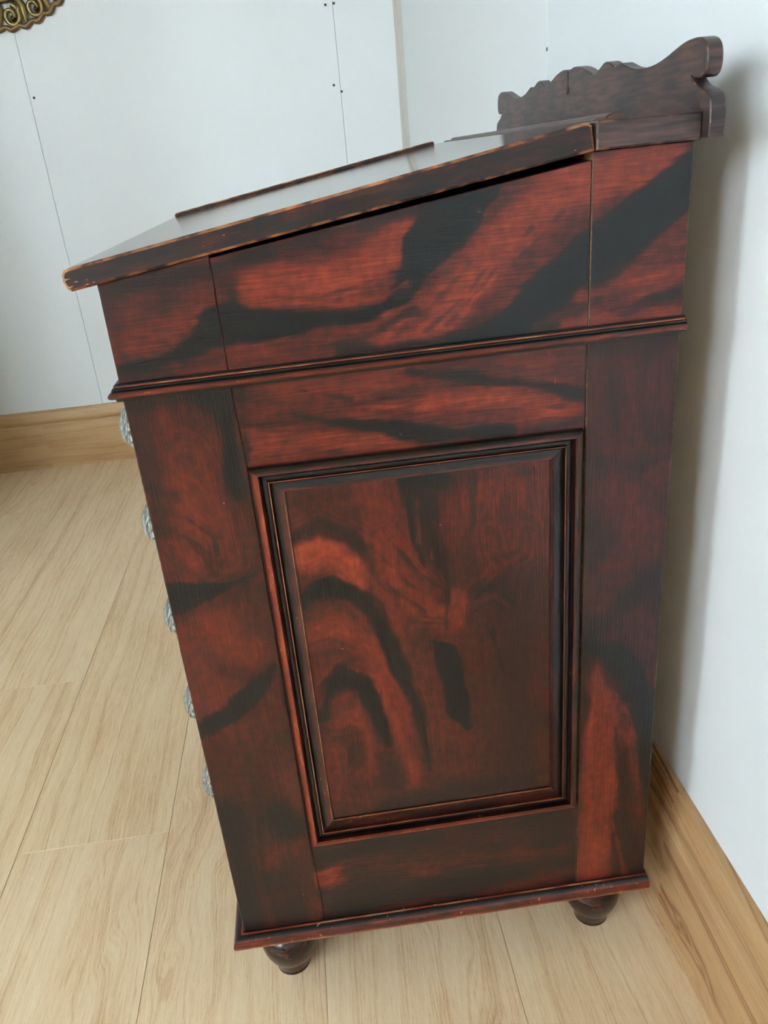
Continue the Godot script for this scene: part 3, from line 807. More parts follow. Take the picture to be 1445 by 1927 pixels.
func make_materials():
	side_texture()
	var dark := [[0.0, Color(0.055, 0.050, 0.055)], [0.4, Color(0.125, 0.078, 0.075)], [0.7, Color(0.200, 0.105, 0.085)], [1.0, Color(0.330, 0.150, 0.105)]]
	streaky("dark_wood", dark, 7.0, 46.0, 0.30, 0.34, 31)
	streaky("dark_grey_wood", [[0.0, Color(0.16, 0.135, 0.135)], [0.5, Color(0.255, 0.20, 0.195)], [1.0, Color(0.37, 0.255, 0.23)]], 6.0, 52.0, 0.30, 0.42, 33)
	streaky("worn_edge", [[0.0, Color(0.11, 0.07, 0.065)], [0.36, Color(0.17, 0.09, 0.075)], [0.48, Color(0.36, 0.18, 0.11)], [0.58, Color(0.62, 0.36, 0.20)], [1.0, Color(0.78, 0.56, 0.38)]], 16.0, 30.0, 0.30, 0.45, 35)
	streaky("rubbed_edge", [[0.0, Color(0.13, 0.085, 0.08)], [0.62, Color(0.20, 0.12, 0.10)], [0.75, Color(0.36, 0.20, 0.14)], [1.0, Color(0.62, 0.42, 0.30)]], 14.0, 30.0, 0.30, 0.42, 37)
	streaky("lid_top", [[0.0, Color(0.16, 0.12, 0.11)], [0.5, Color(0.24, 0.18, 0.155)], [1.0, Color(0.34, 0.25, 0.20)]], 8.0, 60.0, 0.34, 0.08, 39, 0.0, 0.7)
	mats.lid_top.normal_scale = 0.03
	streaky("foot_wood", [[0.0, Color(0.06, 0.05, 0.05)], [0.5, Color(0.15, 0.075, 0.065)], [1.0, Color(0.30, 0.13, 0.09)]], 6.0, 14.0, 0.10, 0.22, 41)
	streaky("raw_back", [[0.0, Color(0.62, 0.46, 0.30)], [1.0, Color(0.80, 0.64, 0.46)]], 5.0, 40.0, 0.4, 0.7, 43)
	var red := [[0.0, Color(0.045, 0.045, 0.050)], [0.25, Color(0.120, 0.070, 0.065)], [0.5, Color(0.300, 0.115, 0.085)], [0.75, Color(0.520, 0.200, 0.110)], [0.88, Color(0.66, 0.34, 0.18)], [1.0, Color(0.80, 0.58, 0.38)]]
	band_texture("lid_edge", 1024, 64, [[0.0, 0.9], [0.10, 0.82], [0.17, 0.5], [0.22, 0.30], [0.5, 0.28], [0.85, 0.22], [0.9, 0.35], [1.0, 0.8]], red, 0.04, 51, 0.38, 0.20, 0.55)
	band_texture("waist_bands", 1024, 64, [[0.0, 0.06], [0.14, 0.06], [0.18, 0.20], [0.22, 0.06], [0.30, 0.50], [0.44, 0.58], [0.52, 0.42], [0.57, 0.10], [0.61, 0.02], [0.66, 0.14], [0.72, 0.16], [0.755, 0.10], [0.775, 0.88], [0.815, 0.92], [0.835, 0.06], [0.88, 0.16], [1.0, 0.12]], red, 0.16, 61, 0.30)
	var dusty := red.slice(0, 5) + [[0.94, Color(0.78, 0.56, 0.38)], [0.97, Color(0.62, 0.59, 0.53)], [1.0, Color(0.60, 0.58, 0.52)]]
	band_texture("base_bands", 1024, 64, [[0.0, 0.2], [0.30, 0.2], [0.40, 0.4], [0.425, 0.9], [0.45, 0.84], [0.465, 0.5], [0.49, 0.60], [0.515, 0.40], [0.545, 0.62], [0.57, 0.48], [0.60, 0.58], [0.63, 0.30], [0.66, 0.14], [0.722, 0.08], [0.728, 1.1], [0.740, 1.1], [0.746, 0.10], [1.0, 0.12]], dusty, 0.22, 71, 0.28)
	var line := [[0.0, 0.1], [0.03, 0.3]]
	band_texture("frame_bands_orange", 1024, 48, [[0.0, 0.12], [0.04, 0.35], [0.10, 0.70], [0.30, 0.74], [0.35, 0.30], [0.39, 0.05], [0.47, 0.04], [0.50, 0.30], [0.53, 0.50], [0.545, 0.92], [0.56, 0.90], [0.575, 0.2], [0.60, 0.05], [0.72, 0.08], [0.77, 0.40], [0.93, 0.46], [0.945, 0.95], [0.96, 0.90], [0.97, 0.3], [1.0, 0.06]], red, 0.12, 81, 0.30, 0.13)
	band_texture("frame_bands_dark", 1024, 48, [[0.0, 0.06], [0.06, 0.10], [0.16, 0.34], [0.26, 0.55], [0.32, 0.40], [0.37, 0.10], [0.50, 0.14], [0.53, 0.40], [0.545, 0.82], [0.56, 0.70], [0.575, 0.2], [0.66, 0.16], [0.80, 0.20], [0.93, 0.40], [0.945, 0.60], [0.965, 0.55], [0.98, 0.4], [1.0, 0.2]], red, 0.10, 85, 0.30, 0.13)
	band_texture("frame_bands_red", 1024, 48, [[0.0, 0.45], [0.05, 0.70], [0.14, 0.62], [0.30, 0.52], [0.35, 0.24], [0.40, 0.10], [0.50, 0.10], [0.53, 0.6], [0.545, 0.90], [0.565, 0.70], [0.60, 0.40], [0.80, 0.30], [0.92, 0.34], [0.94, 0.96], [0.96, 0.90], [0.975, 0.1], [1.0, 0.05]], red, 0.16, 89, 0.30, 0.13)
	# room
	var oak := [[0.0, Color(0.70, 0.555, 0.415)], [0.3, Color(0.82, 0.685, 0.535)], [0.6, Color(0.895, 0.785, 0.64)], [1.0, Color(0.93, 0.85, 0.72)]]
	for i in 3: wood_grain("floor_board_%d" % i, 360, 2048, 0.64, [0, 1, 0][i], oak, 101 + i * 9, 0.40, 0.40, 0.23, 0.4)
	mats.floor_board_0.albedo_color = Color(1.0, 0.985, 0.965)
	mats.floor_board_1.albedo_color = Color(1.0, 0.98, 0.965)
	mats.floor_board_2.albedo_color = Color(0.99, 0.97, 0.945)
	var pine := [[0.0, Color(0.44, 0.27, 0.15)], [0.3, Color(0.61, 0.435, 0.275)], [0.6, Color(0.735, 0.585, 0.40)], [1.0, Color(0.80, 0.675, 0.49)]]
	wood_grain("pine", 256, 2048, 0.62, 1, pine, 141, 0.45, 0.75, 0.12)
	mats.pine.albedo_color = Color(0.94, 0.915, 0.92)
	wood_grain("pine_far", 192, 1024, 1.2, 0, pine, 151, 0.45, 0.25, 0.08)
	var paint := plain("wall_paint", null, 0.5, 0.5)
	paint.albedo_color = Color(0.885, 0.903, 0.908)
	var f := FastNoiseLite.new()
	f.seed = 5
	f.frequency = 0.02
	f.fractal_octaves = 4
	var nt := NoiseTexture2D.new()
	nt.width = 512
	nt.height = 512
	nt.seamless = true
	nt.noise = f
	nt.as_normal_map = true
	nt.bump_strength = 1.2
	paint.normal_enabled = true
	paint.normal_texture = nt
	paint.normal_scale = 0.10
	paint.uv1_triplanar = true
	paint.uv1_world_triplanar = true
	paint.uv1_scale = Vector3.ONE * 2.2
	var white := plain("ceiling_paint", null, 0.9)
	white.albedo_color = Color(0.91, 0.91, 0.90)
	var joint := plain("joint_shadow", null, 0.9)
	joint.albedo_color = Color(0.62, 0.64, 0.64)
	var strip := plain("strip_paint", null, 0.55)
	strip.albedo_color = Color(0.74, 0.73, 0.70)
	var screw := plain("screw", null, 0.5)
	screw.albedo_color = Color(0.17, 0.16, 0.15)
	var frame := plain("window_paint", null, 0.4)
	frame.albedo_color = Color(0.90, 0.90, 0.89)
	var pane := plain("pane", null, 0.02)
	pane.albedo_color = Color(1, 1, 1, 0.06)
	pane.transparency = BaseMaterial3D.TRANSPARENCY_ALPHA
	var glass := plain("pressed_glass", null, 0.03)
	glass.albedo_color = Color(0.97, 1.0, 0.99, 0.10)
	glass.refraction_enabled = true
	glass.refraction_scale = 0.05
	var brass := plain("brass", null, 0.36)
	brass.albedo_color = Color(0.53, 0.46, 0.29)
	brass.metallic = 0.8
	var worn_brass := plain("brass_rubbed", null, 0.45)
	worn_brass.albedo_color = Color(0.46, 0.37, 0.26)
	worn_brass.metallic = 0.7
	var tar := plain("brass_aged", null, 0.5)
	tar.albedo_color = Color(0.36, 0.30, 0.18)
	tar.metallic = 0.8

# ------------------------------------------------------------------ the room
func slab(called: String, lo: Vector3, hi: Vector3, mat: Material, parent: Node = self) -> MeshInstance3D:
	var c := (lo + hi) / 2.0
	var o := put(called, block(lo - c, hi - c, 0.0005, mat), null, parent, c)
	if parent == self: tag(o, "", "", "", "structure")
	return o

func build_room():
	build_floor()
	slab("ceiling", Vector3(ROOM_LEFT - 0.1, ROOM_TOP, WALL_Z - 0.1), Vector3(WALL_X + 0.12, ROOM_TOP + 0.1, ROOM_BACK + 0.1), mats.ceiling_paint)
	# the wall behind the desk: boards with fine joints, turned a hair so that it opens towards the far corner
	var right := base("wall_right", Vector3(WALL_X, 0, 0))
	right.rotation.y = -0.0062
	tag(right, "", "", "", "structure")
	put("wall_core", block(Vector3(0.012, 0, WALL_Z - 0.1), Vector3(0.1, ROOM_TOP, ROOM_BACK + 0.1), 0.0005, mats.joint_shadow), null, right)
	var cuts := [WALL_Z - 0.02, -0.576, 0.64, 1.85, ROOM_BACK + 0.05]
	for i in 4:
		put("wall_panel", block(Vector3(0, 0.001, cuts[i] + 0.0003), Vector3(0.0115, ROOM_TOP - 0.001, cuts[i + 1] - 0.0003), 0.0006, mats.wall_paint), null, right)
	for p in [Vector3(0, 0.972, -0.578)]:
		put("screw_head", lathe(PackedVector2Array([Vector2(0.0028, 0), Vector2(0.0026, 0.0004), Vector2(0, 0.0005)]), 12), mats.screw, right, p).rotation.z = PI / 2
	# the far wall
	var far := base("wall_far", Vector3(0, 0, WALL_Z))
	tag(far, "", "", "", "structure")
	put("wall_core", block(Vector3(ROOM_LEFT - 0.1, 0, -0.1), Vector3(WALL_X + 0.12, ROOM_TOP, -0.012), 0.0005, mats.joint_shadow), null, far)
	cuts = [ROOM_LEFT - 0.05, -2.28, -1.41, -0.5415, 0.3265, WALL_X + 0.11]
	for i in 5:
		put("wall_panel", block(Vector3(cuts[i] + 0.0004, 0.001, -0.0115), Vector3(cuts[i + 1] - 0.0004, ROOM_TOP - 0.001, 0), 0.0007, mats.wall_paint), null, far)
	for p in [[0.3066, 1.2407], [0.3306, 1.2428], [0.3082, 1.0427], [0.3294, 1.0247], [0.311, 0.8237], [-0.5298, 1.0765]]:
		put("screw_head", lathe(PackedVector2Array([Vector2(0.0034, 0), Vector2(0.003, 0.0004), Vector2(0, 0.0006)]), 12), mats.screw, far, Vector3(p[0], p[1], 0)).rotation.x = PI / 2
	# corner strip
	var strip := PackedVector2Array([Vector2(0, 0), Vector2(-0.020, 0)])
	for k in 6:
		var a := PI / 2 * k / 5
		strip.append(Vector2(-0.020 + 0.015 * sin(a) * 0.5, 0.003 + 0.015 * (1.0 - cos(a))))
	strip.append(Vector2(0, 0.020))
	var up := Transform3D(Basis(Vector3(1, 0, 0), Vector3(0, 0, 1), Vector3(0, 1, 0)), Vector3.ZERO)
	var cs := put("trim_1", prism(strip, 0.0, ROOM_TOP - SKIRT_H, 0.0006, up, mats.strip_paint, mats.strip_paint, mats.strip_paint), null, self, Vector3(0.5148, SKIRT_H, WALL_Z))
	tag(cs, "", "", "", "structure")
	# skirting boards
	var skirt := PackedVector2Array([Vector2(0.0, 0.0), Vector2(0.022, 0.0), Vector2(0.0222, 0.142), Vector2(0.0216, 0.1465), Vector2(0.0196, 0.1490), Vector2(0.0165, 0.1496), Vector2(0.0148, 0.1510), Vector2(0.0164, 0.1530), Vector2(0.0172, 0.1600), Vector2(0.0162, 0.1680), Vector2(0.0138, 0.1755), Vector2(0.0112, 0.1800), Vector2(0.0108, 0.1822), Vector2(0.0100, 0.1830), Vector2(0.0099, 0.1842), Vector2(0.0106, 0.1850), Vector2(0.0104, 0.1890), Vector2(0.0092, 0.190), Vector2(0.0, 0.190)])
	var sr := put("baseboard_right", upright_uv(sweep([Vector3(0, 0, ROOM_BACK), Vector3(0, 0, WALL_Z)], skirt, 1.0), 1.27), mats.pine, self, Vector3(WALL_X, 0, 0))
	sr.rotation.y = -0.0062
	tag(sr, "", "", "", "structure")
	var sf := put("baseboard_far", upright_uv(sweep([Vector3(WALL_X - 0.012, 0, WALL_Z), Vector3(ROOM_LEFT, 0, WALL_Z)], skirt, 1.0), 1.23), mats.pine_far, self)
	tag(sf, "", "", "", "structure")
	var sb := put("baseboard_back", upright_uv(sweep([Vector3(ROOM_LEFT + 0.03, 0, ROOM_BACK), Vector3(WALL_X - 0.03, 0, ROOM_BACK)], skirt, 1.0), 1.23), mats.pine_far, self)
	tag(sb, "", "", "", "structure")
	var sl := put("baseboard_left", upright_uv(sweep([Vector3(ROOM_LEFT, 0, WALL_Z + 0.03), Vector3(ROOM_LEFT, 0, ROOM_BACK - 0.03)], skirt, 1.0), 1.23), mats.pine_far, self)
	tag(sl, "", "", "", "structure")
	var x0 := -2.35
	var x1 := -1.55
	var y0 := 1.10
	var y1 := 2.40
	var z0 := 1.45
	var z1 := 2.25
	slab("wall_chimney", Vector3(ROOM_LEFT, 0, WALL_Z), Vector3(-1.04, ROOM_TOP, -0.8), mats.wall_paint)
	# the left wall and the wall behind the camera, each with a window near their corner
	var left := base("wall_left", Vector3(ROOM_LEFT, 0, 0))
	tag(left, "", "", "", "structure")
	put("wall_piece", block(Vector3(-0.1, 0, WALL_Z - 0.1), Vector3(0, ROOM_TOP, z0), 0.0005, mats.wall_paint), null, left)
	put("wall_piece", block(Vector3(-0.1, 0, z1), Vector3(0, ROOM_TOP, ROOM_BACK + 0.1), 0.0005, mats.wall_paint), null, left)
	put("wall_piece", block(Vector3(-0.1, 0, z0), Vector3(0, y0, z1), 0.0005, mats.wall_paint), null, left)
	put("wall_piece", block(Vector3(-0.1, y1, z0), Vector3(0, ROOM_TOP, z1), 0.0005, mats.wall_paint), null, left)
	var back := base("wall_back", Vector3(0, 0, ROOM_BACK))
	tag(back, "", "", "", "structure")
	put("wall_piece", block(Vector3(ROOM_LEFT, 0, 0), Vector3(x0, ROOM_TOP, 0.1), 0.0005, mats.wall_paint), null, back)
	put("wall_piece", block(Vector3(x1, 0, 0), Vector3(WALL_X + 0.12, ROOM_TOP, 0.1), 0.0005, mats.wall_paint), null, back)
	put("wall_piece", block(Vector3(x0, 0, 0), Vector3(x1, y0, 0.1), 0.0005, mats.wall_paint), null, back)
	put("wall_piece", block(Vector3(x0, y1, 0), Vector3(x1, ROOM_TOP, 0.1), 0.0005, mats.wall_paint), null, back)
	build_window("window_1", Vector3((x0 + x1) / 2, y0, ROOM_BACK + 0.06), 0.0, x1 - x0, y1 - y0)
	build_window("window_2", Vector3(ROOM_LEFT - 0.06, y0, (z0 + z1) / 2), -PI / 2, z1 - z0, y1 - y0)

func build_window(called: String, at: Vector3, turn: float, width: float, wh: float):
	var win := base(called, at)
	win.rotation.y = turn
	tag(win, "", "", "", "structure")
	var hw := width / 2
	put("sill", block(Vector3(-hw, 0, -0.09), Vector3(hw, 0.025, 0.04), 0.004, mats.window_paint), null, win)
	for s in [-1, 1]:
		put("frame_post", block(Vector3(minf(s * hw, s * (hw - 0.05)), 0.025, -0.025), Vector3(maxf(s * hw, s * (hw - 0.05)), wh, 0.025), 0.003, mats.window_paint), null, win)
	put("frame_post", block(Vector3(-0.025, 0.025, -0.02), Vector3(0.025, wh - 0.05, 0.02), 0.003, mats.window_paint), null, win)
	put("frame_rail", block(Vector3(-hw + 0.05, wh - 0.05, -0.025), Vector3(hw - 0.05, wh, 0.025), 0.003, mats.window_paint), null, win)
	for s in [-1, 1]:
		put("pane", block(Vector3(minf(s * 0.025, s * (hw - 0.05)), 0.025, -0.002), Vector3(maxf(s * 0.025, s * (hw - 0.05)), wh - 0.05, 0.002), 0.0003, mats.pane), null, win)

func upright_uv(mesh: ArrayMesh, length: float) -> ArrayMesh:
	# lengthwise textures run down the picture: swap u and v
	var a := mesh.surface_get_arrays(0)
	var uv: PackedVector2Array = a[Mesh.ARRAY_TEX_UV]
	for i in uv.size(): uv[i] = Vector2(1.0 - uv[i].y, uv[i].x / length)
	a[Mesh.ARRAY_TEX_UV] = uv
	var out := ArrayMesh.new()
	out.add_surface_from_arrays(Mesh.PRIMITIVE_TRIANGLES, a)
	return out

func build_floor():
	var fl := base("floor", Vector3(0, 0, 0))
	tag(fl, "", "", "", "structure")
	put("subfloor", block(Vector3(ROOM_LEFT - 0.1, -0.1, WALL_Z - 0.1), Vector3(WALL_X + 0.12, -0.012, ROOM_BACK + 0.1), 0.0005, mats.raw_back), null, fl)
	var r := RandomNumberGenerator.new()
	r.seed = 91
	var joints := {2: -0.290, 1: -0.711, 0: -1.612, 3: -1.10, 4: -0.66, 5: -0.25}
	for col in range(-12, 7):
		var x0 := maxf(-0.79 + 0.216 * col, ROOM_LEFT - 0.05)
		var x1 := minf(-0.79 + 0.216 * (col + 1), WALL_X + 0.1)
		if x1 - x0 < 0.02: continue
		var start: float = joints[col] if joints.has(col) else r.randf_range(-1.2, 0.0)
		while start > WALL_Z: start -= 1.286
		while start < ROOM_BACK:
			var z0 := maxf(start, WALL_Z - 0.05)
			var z1 := minf(start + 1.286, ROOM_BACK + 0.05)
			start += 1.286
			if z1 - z0 < 0.01: continue
			var g := 0.00015
			var mat: Material = mats["floor_board_%d" % r.randi_range(0, 2)]
			var u_off := r.randf() * 0.012
			var v_off := r.randf() * 0.02
			var mirror := 1.0 if r.randf() < 0.5 else -1.0
			# laid flat: outline (x, -z), the cap looks up
			var lay := Transform3D(Basis(Vector3(1, 0, 0), Vector3(0, 0, -1), Vector3(0, 1, 0)), Vector3.ZERO)
			var size := Rect2(x0 - u_off, -z1 - v_off, 0.2304 * mirror, 1.3107)
			put("plank", prism(rect(x0 + g, -z1 + g, x1 - g, -z0 - g), -0.012, 0.0, 0.0006, lay, mat, mats.raw_back, mat, size), null, fl)

# ------------------------------------------------------------------ the desk
func waist_y(x: float) -> float: return 0.7298 + 0.0046 * x / 0.44
func base_y(x: float) -> float: return 0.1276 - 0.0049 * x / 0.44
func lid_y(x: float) -> float: return 0.7995 + (x + 0.0199) * 0.1558

func build_desk():
	var d := base("writing_desk", DESK_BASE)
	tag(d, "slope-lidded wooden writing desk grained in red and black paint, standing against the white wall", "desk")
	var o := -DESK_BASE
	var uv := Rect2(OX / 1000.0, OY / 1000.0, SIDE_W / 1000.0, SIDE_H / 1000.0)
	var side: Material = mats.grained_side
	var dark: Material = mats.dark_wood
	var rub: Material = mats.rubbed_edge
	var worn: Material = mats.worn_edge
	var id := Transform3D.IDENTITY
	# near side: framed panel below, three boards above
	var g := 0.00025
	var sx0 := 0.0846
	var sx1 := 0.3632
	var px0 := 0.0846
	var px1 := 0.3612
	var py0 := 0.2370
	var py1 := 0.6505
	var mx0 := 0.0270   # width of the panel's frame moulding
	put("stile", prism(PackedVector2Array([Vector2(0, base_y(0)), Vector2(0.0872, base_y(0.087)), Vector2(sx0 - g, py0), Vector2(sx0 - g, py1), Vector2(0.0818, waist_y(0.082) - 0.006), Vector2(0, waist_y(0) - 0.006)]), -0.022, 0.0, 0.0007, id, side, dark, rub, uv), null, d, o)
	put("stile", prism(PackedVector2Array([Vector2(sx1 + g, base_y(sx1)), Vector2(0.44, base_y(0.44)), Vector2(0.44, waist_y(0.44) - 0.006), Vector2(sx1 + g + 0.0008, waist_y(sx1) - 0.006)]), -0.022, 0.0, 0.0007, id, side, mats.raw_back, rub, uv), null, d, o)
	put("rail", prism(PackedVector2Array([Vector2(sx0 + g, py1 - 0.003), Vector2(sx1 - g, py1 - 0.003), Vector2(sx1 - g + 0.0008, waist_y(sx1) - 0.006), Vector2(0.0818 + g, waist_y(0.082) - 0.006)]), -0.022, 0.0, 0.0004, id, side, dark, side, uv), null, d, o)
	put("rail", prism(PackedVector2Array([Vector2(0.0872 + g, base_y(0.087)), Vector2(sx1 - g, base_y(sx1)), Vector2(sx1 - g, py0 + 0.003), Vector2(sx0 + g, py0 + 0.003)]), -0.022, 0.0, 0.0004, id, side, dark, side, uv), null, d, o)
	put("panel", prism(rect(px0 + 0.010, py0 + 0.010, px1 - 0.010, py1 - 0.010), -0.012, -0.0042, 0.0002, id, side, dark, side, uv), null, d, o)
	frame_moulding(d, o, px0, py0, px1, py1)
	var seam_a := 0.0823
	var seam_b := 0.3645
	put("upper_board", prism(PackedVector2Array([Vector2(0, waist_y(0) - 0.004), Vector2(seam_a - g, waist_y(seam_a) - 0.004), Vector2(seam_a - g, lid_y(seam_a) - 0.0004), Vector2(0.0003, lid_y(0) - 0.0004)]), -0.020, 0.0, 0.0005, id, side, dark, rub, uv), null, d, o)
	put("upper_board", prism(PackedVector2Array([Vector2(seam_a + g, waist_y(seam_a) - 0.004), Vector2(seam_b - 0.0004, waist_y(seam_b) - 0.004), Vector2(seam_b - 0.0002, lid_y(seam_b) - 0.0062), Vector2(seam_a + g, lid_y(seam_a) - 0.0026)]), -0.020, -0.0002, 0.0004, id, side, dark, side, uv), null, d, o)
	put("upper_board", prism(PackedVector2Array([Vector2(seam_b + 0.0004, waist_y(seam_b) - 0.004), Vector2(0.4405, waist_y(0.44) - 0.004), Vector2(0.4408, 0.8598), Vector2(seam_b + 0.0008, 0.8590)]), -0.020, 0.0, 0.0006, id, side, mats.raw_back, rub, uv), null, d, o)
	# far side, back, inner carcass
	put("side_board", prism(PackedVector2Array([Vector2(0, base_y(0)), Vector2(0.44, base_y(0.44)), Vector2(0.44, 0.853), Vector2(0.365, 0.853), Vector2(0, lid_y(0) - 0.006)]), -0.593, -0.573, 0.0007, id, dark, dark, rub), null, d, o)
	put("back_board", block(Vector3(0.424, 0.125, -0.5725), Vector3(0.4395, 0.852, -0.0225), 0.0006, mats.raw_back), null, d, o)
	put("bottom_board", block(Vector3(0.001, 0.111, -0.592), Vector3(0.439, 0.1235, -0.001), 0.0006, dark), null, d, o)
	put("compartment_floor", block(Vector3(0.018, 0.716, -0.5725), Vector3(0.4235, 0.730, -0.0225), 0.0006, mats.raw_back), null, d, o)
	put("front_board", prism(PackedVector2Array([Vector2(0.001, 0.731), Vector2(0.018, 0.731), Vector2(0.018, lid_y(0.018) - 0.006), Vector2(0.001, lid_y(0.001) - 0.006)]), -0.5725, -0.0205, 0.0006, id, dark, dark, rub), null, d, o)
	build_drawers(d, o)
	# mouldings round three sides
	var waist := PackedVector2Array([Vector2(0, 0.0), Vector2(0.0034, 0.0), Vector2(0.0040, 0.0012), Vector2(0.0042, 0.0022), Vector2(0.0068, 0.0027), Vector2(0.0084, 0.0040), Vector2(0.0087, 0.0056), Vector2(0.0076, 0.0072), Vector2(0.0056, 0.0081), Vector2(0.0048, 0.0084), Vector2(0.0056, 0.0090), Vector2(0.0056, 0.0098), Vector2(0.0048, 0.0104), Vector2(0.0036, 0.0107), Vector2(0.0034, 0.0111), Vector2(0.0041, 0.0117), Vector2(0.0038, 0.0125), Vector2(0.0022, 0.0132), Vector2(0, 0.0134)])
	var ring_at := func(x: float, z: float, y: float) -> Vector3: return Vector3(x, y, z)
	var wy := waist_y(0) - 0.0134
	var wr := waist_y(0.4415) - 0.0134
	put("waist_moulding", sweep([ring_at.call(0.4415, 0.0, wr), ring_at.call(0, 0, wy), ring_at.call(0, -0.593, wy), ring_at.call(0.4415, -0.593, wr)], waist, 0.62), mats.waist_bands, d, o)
	var nose := PackedVector2Array([Vector2(-0.014, -0.0152), Vector2(0.0085, -0.0152), Vector2(0.0102, -0.0143), Vector2(0.0112, -0.0125), Vector2(0.0117, -0.0095), Vector2(0.0115, -0.0065), Vector2(0.0104, -0.0035), Vector2(0.0085, -0.0016), Vector2(0.0055, -0.0006), Vector2(0.0, 0.0), Vector2(-0.014, 0.0)])
	var by := base_y(0)
	var br := base_y(0.4415)
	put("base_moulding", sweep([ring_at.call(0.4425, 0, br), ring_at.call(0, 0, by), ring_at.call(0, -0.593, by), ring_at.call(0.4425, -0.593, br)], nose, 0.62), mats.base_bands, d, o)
	# turned feet
	var foot := lathe(smooth(PackedVector2Array([Vector2(0.0, 0.0), Vector2(0.0182, 0.0), Vector2(0.0194, 0.003), Vector2(0.0236, 0.0180), Vector2(0.0240, 0.0190), Vector2(0.0256, 0.0200), Vector2(0.0286, 0.0260), Vector2(0.0314, 0.0340), Vector2(0.0329, 0.043), Vector2(0.0325, 0.051), Vector2(0.0300, 0.0580), Vector2(0.0262, 0.0630), Vector2(0.0238, 0.0650), Vector2(0.0236, 0.0675), Vector2(0.0262, 0.0700), Vector2(0.0280, 0.0745), Vector2(0.0278, 0.0790), Vector2(0.0250, 0.0835), Vector2(0.0225, 0.0850), Vector2(0.0222, 0.1125)]), 3), 48)
	for p in [Vector3(0.0372, 0, -0.0555), Vector3(0.4020, 0, -0.0555), Vector3(0.0372, 0, -0.5375), Vector3(0.4020, 0, -0.5375)]:
		put("bun_foot", foot, mats.foot_wood, d, o + p)
	# sloping lid, laid in its own axes: along the slope, and out of it
	var tip := -0.0110
	var tilt := Basis(Vector3.RIGHT, tip)
	var a := atan(0.1558)
	var lay := Transform3D(tilt * Basis(Vector3(0, 0, 1), a), tilt * Vector3(-0.0199, 0.7995, 0))
	var outline := PackedVector2Array([Vector2(0.0012, 0.0022), Vector2(0.0035, 0.0), Vector2(0.3892, 0.0), Vector2(0.3893, 0.0165), Vector2(0.3872, 0.0188), Vector2(0.3830, 0.0196), Vector2(0.20, 0.0172), Vector2(0.0070, 0.0158), Vector2(0.0030, 0.0148), Vector2(0.0008, 0.0120), Vector2(0.0, 0.0075)])
	var lid := put("lid", prism(outline, -0.609, 0.016, 0.0019, lay, mats.lid_edge, mats.lid_top, worn, Rect2(0.0, 0.0, 0.40, 0.0185)), null, d, o)
	put("edge_strip", prism(PackedVector2Array([Vector2(0.005, 0.0148), Vector2(0.380, 0.0185), Vector2(0.3815, 0.0215), Vector2(0.379, 0.0235), Vector2(0.007, 0.0200), Vector2(0.0042, 0.0175)]), -0.608, -0.597, 0.0012, lay, dark, dark, worn), null, lid)
	var flat := Transform3D(tilt, Vector3.ZERO)
	put("top_board", prism(PackedVector2Array([Vector2(0.3655, 0.8594), Vector2(0.4428, 0.8603), Vector2(0.4428, 0.8783), Vector2(0.3665, 0.8783), Vector2(0.3652, 0.8774)]), -0.609, 0.0162, 0.0013, flat, mats.dark_grey_wood, mats.dark_grey_wood, rub), null, d, o)
	put("pen_ledge", prism(PackedVector2Array([Vector2(0.3680, 0.8775), Vector2(0.3930, 0.8775), Vector2(0.3928, 0.8815), Vector2(0.3910, 0.8828), Vector2(0.3870, 0.8834), Vector2(0.3825, 0.8832), Vector2(0.3790, 0.8822), Vector2(0.3776, 0.8804), Vector2(0.3710, 0.8803), Vector2(0.3686, 0.8797)]), -0.603, 0.001, 0.0009, flat, mats.dark_grey_wood, mats.dark_grey_wood, rub), null, d, o)
	# shaped gallery along the back
	var half := [[0.0159, 0.8612], [0.0166, 0.8720], [0.0152, 0.8830], [0.0120, 0.8888], [0.0040, 0.8922], [-0.0075, 0.8955], [-0.0150, 0.9000], [-0.0162, 0.9020], [-0.0110, 0.9004], [-0.0010, 0.9000], [0.0042, 0.9026], [0.0064, 0.9090], [0.0050, 0.9175], [0.0004, 0.9230], [-0.0090, 0.9258], [-0.0210, 0.9260], [-0.0330, 0.9250], [-0.0470, 0.9222], [-0.0648, 0.9181], [-0.0814, 0.9155], [-0.0991, 0.9145], [-0.1179, 0.9153], [-0.1339, 0.9175], [-0.1470, 0.9208], [-0.1560, 0.9228], [-0.1640, 0.9218], [-0.1699, 0.9214], [-0.1770, 0.9242], [-0.1860, 0.9266], [-0.1952, 0.9266], [-0.2040, 0.9238], [-0.2139, 0.9206], [-0.2212, 0.9192], [-0.2341, 0.9225], [-0.2554, 0.9278], [-0.2760, 0.9304], [-0.2880, 0.9296], [-0.2945, 0.9276]]
	var zc := -0.2964
	var raw := PackedVector2Array()
	for q in half: raw.append(Vector2(q[0], q[1]))
	var fine := smooth(raw, 3)
	var shape := PackedVector2Array()
	for q in fine: shape.append(q)
	shape.append(Vector2(zc + 0.0016, 0.9150))
	for k in 11:
		var w := deg_to_rad(60.0 - 300.0 * k / 10.0)
		shape.append(Vector2(zc + 0.0042 * cos(w), 0.9105 + 0.0038 * sin(w)))
	shape.append(Vector2(zc - 0.0016, 0.9150))
	for i in fine.size():
		var q := fine[fine.size() - 1 - i]
		shape.append(Vector2(2.0 * zc - q.x, q.y))
	var stand := Transform3D(Basis(Vector3(0, 0, 1), Vector3(0, 1, 0), Vector3(-1, 0, 0)), Vector3.ZERO)
	put("gallery", prism(shape, -0.4548, -0.4431, 0.0009, stand, mats.dark_grey_wood, mats.dark_grey_wood, rub), null, d, o)

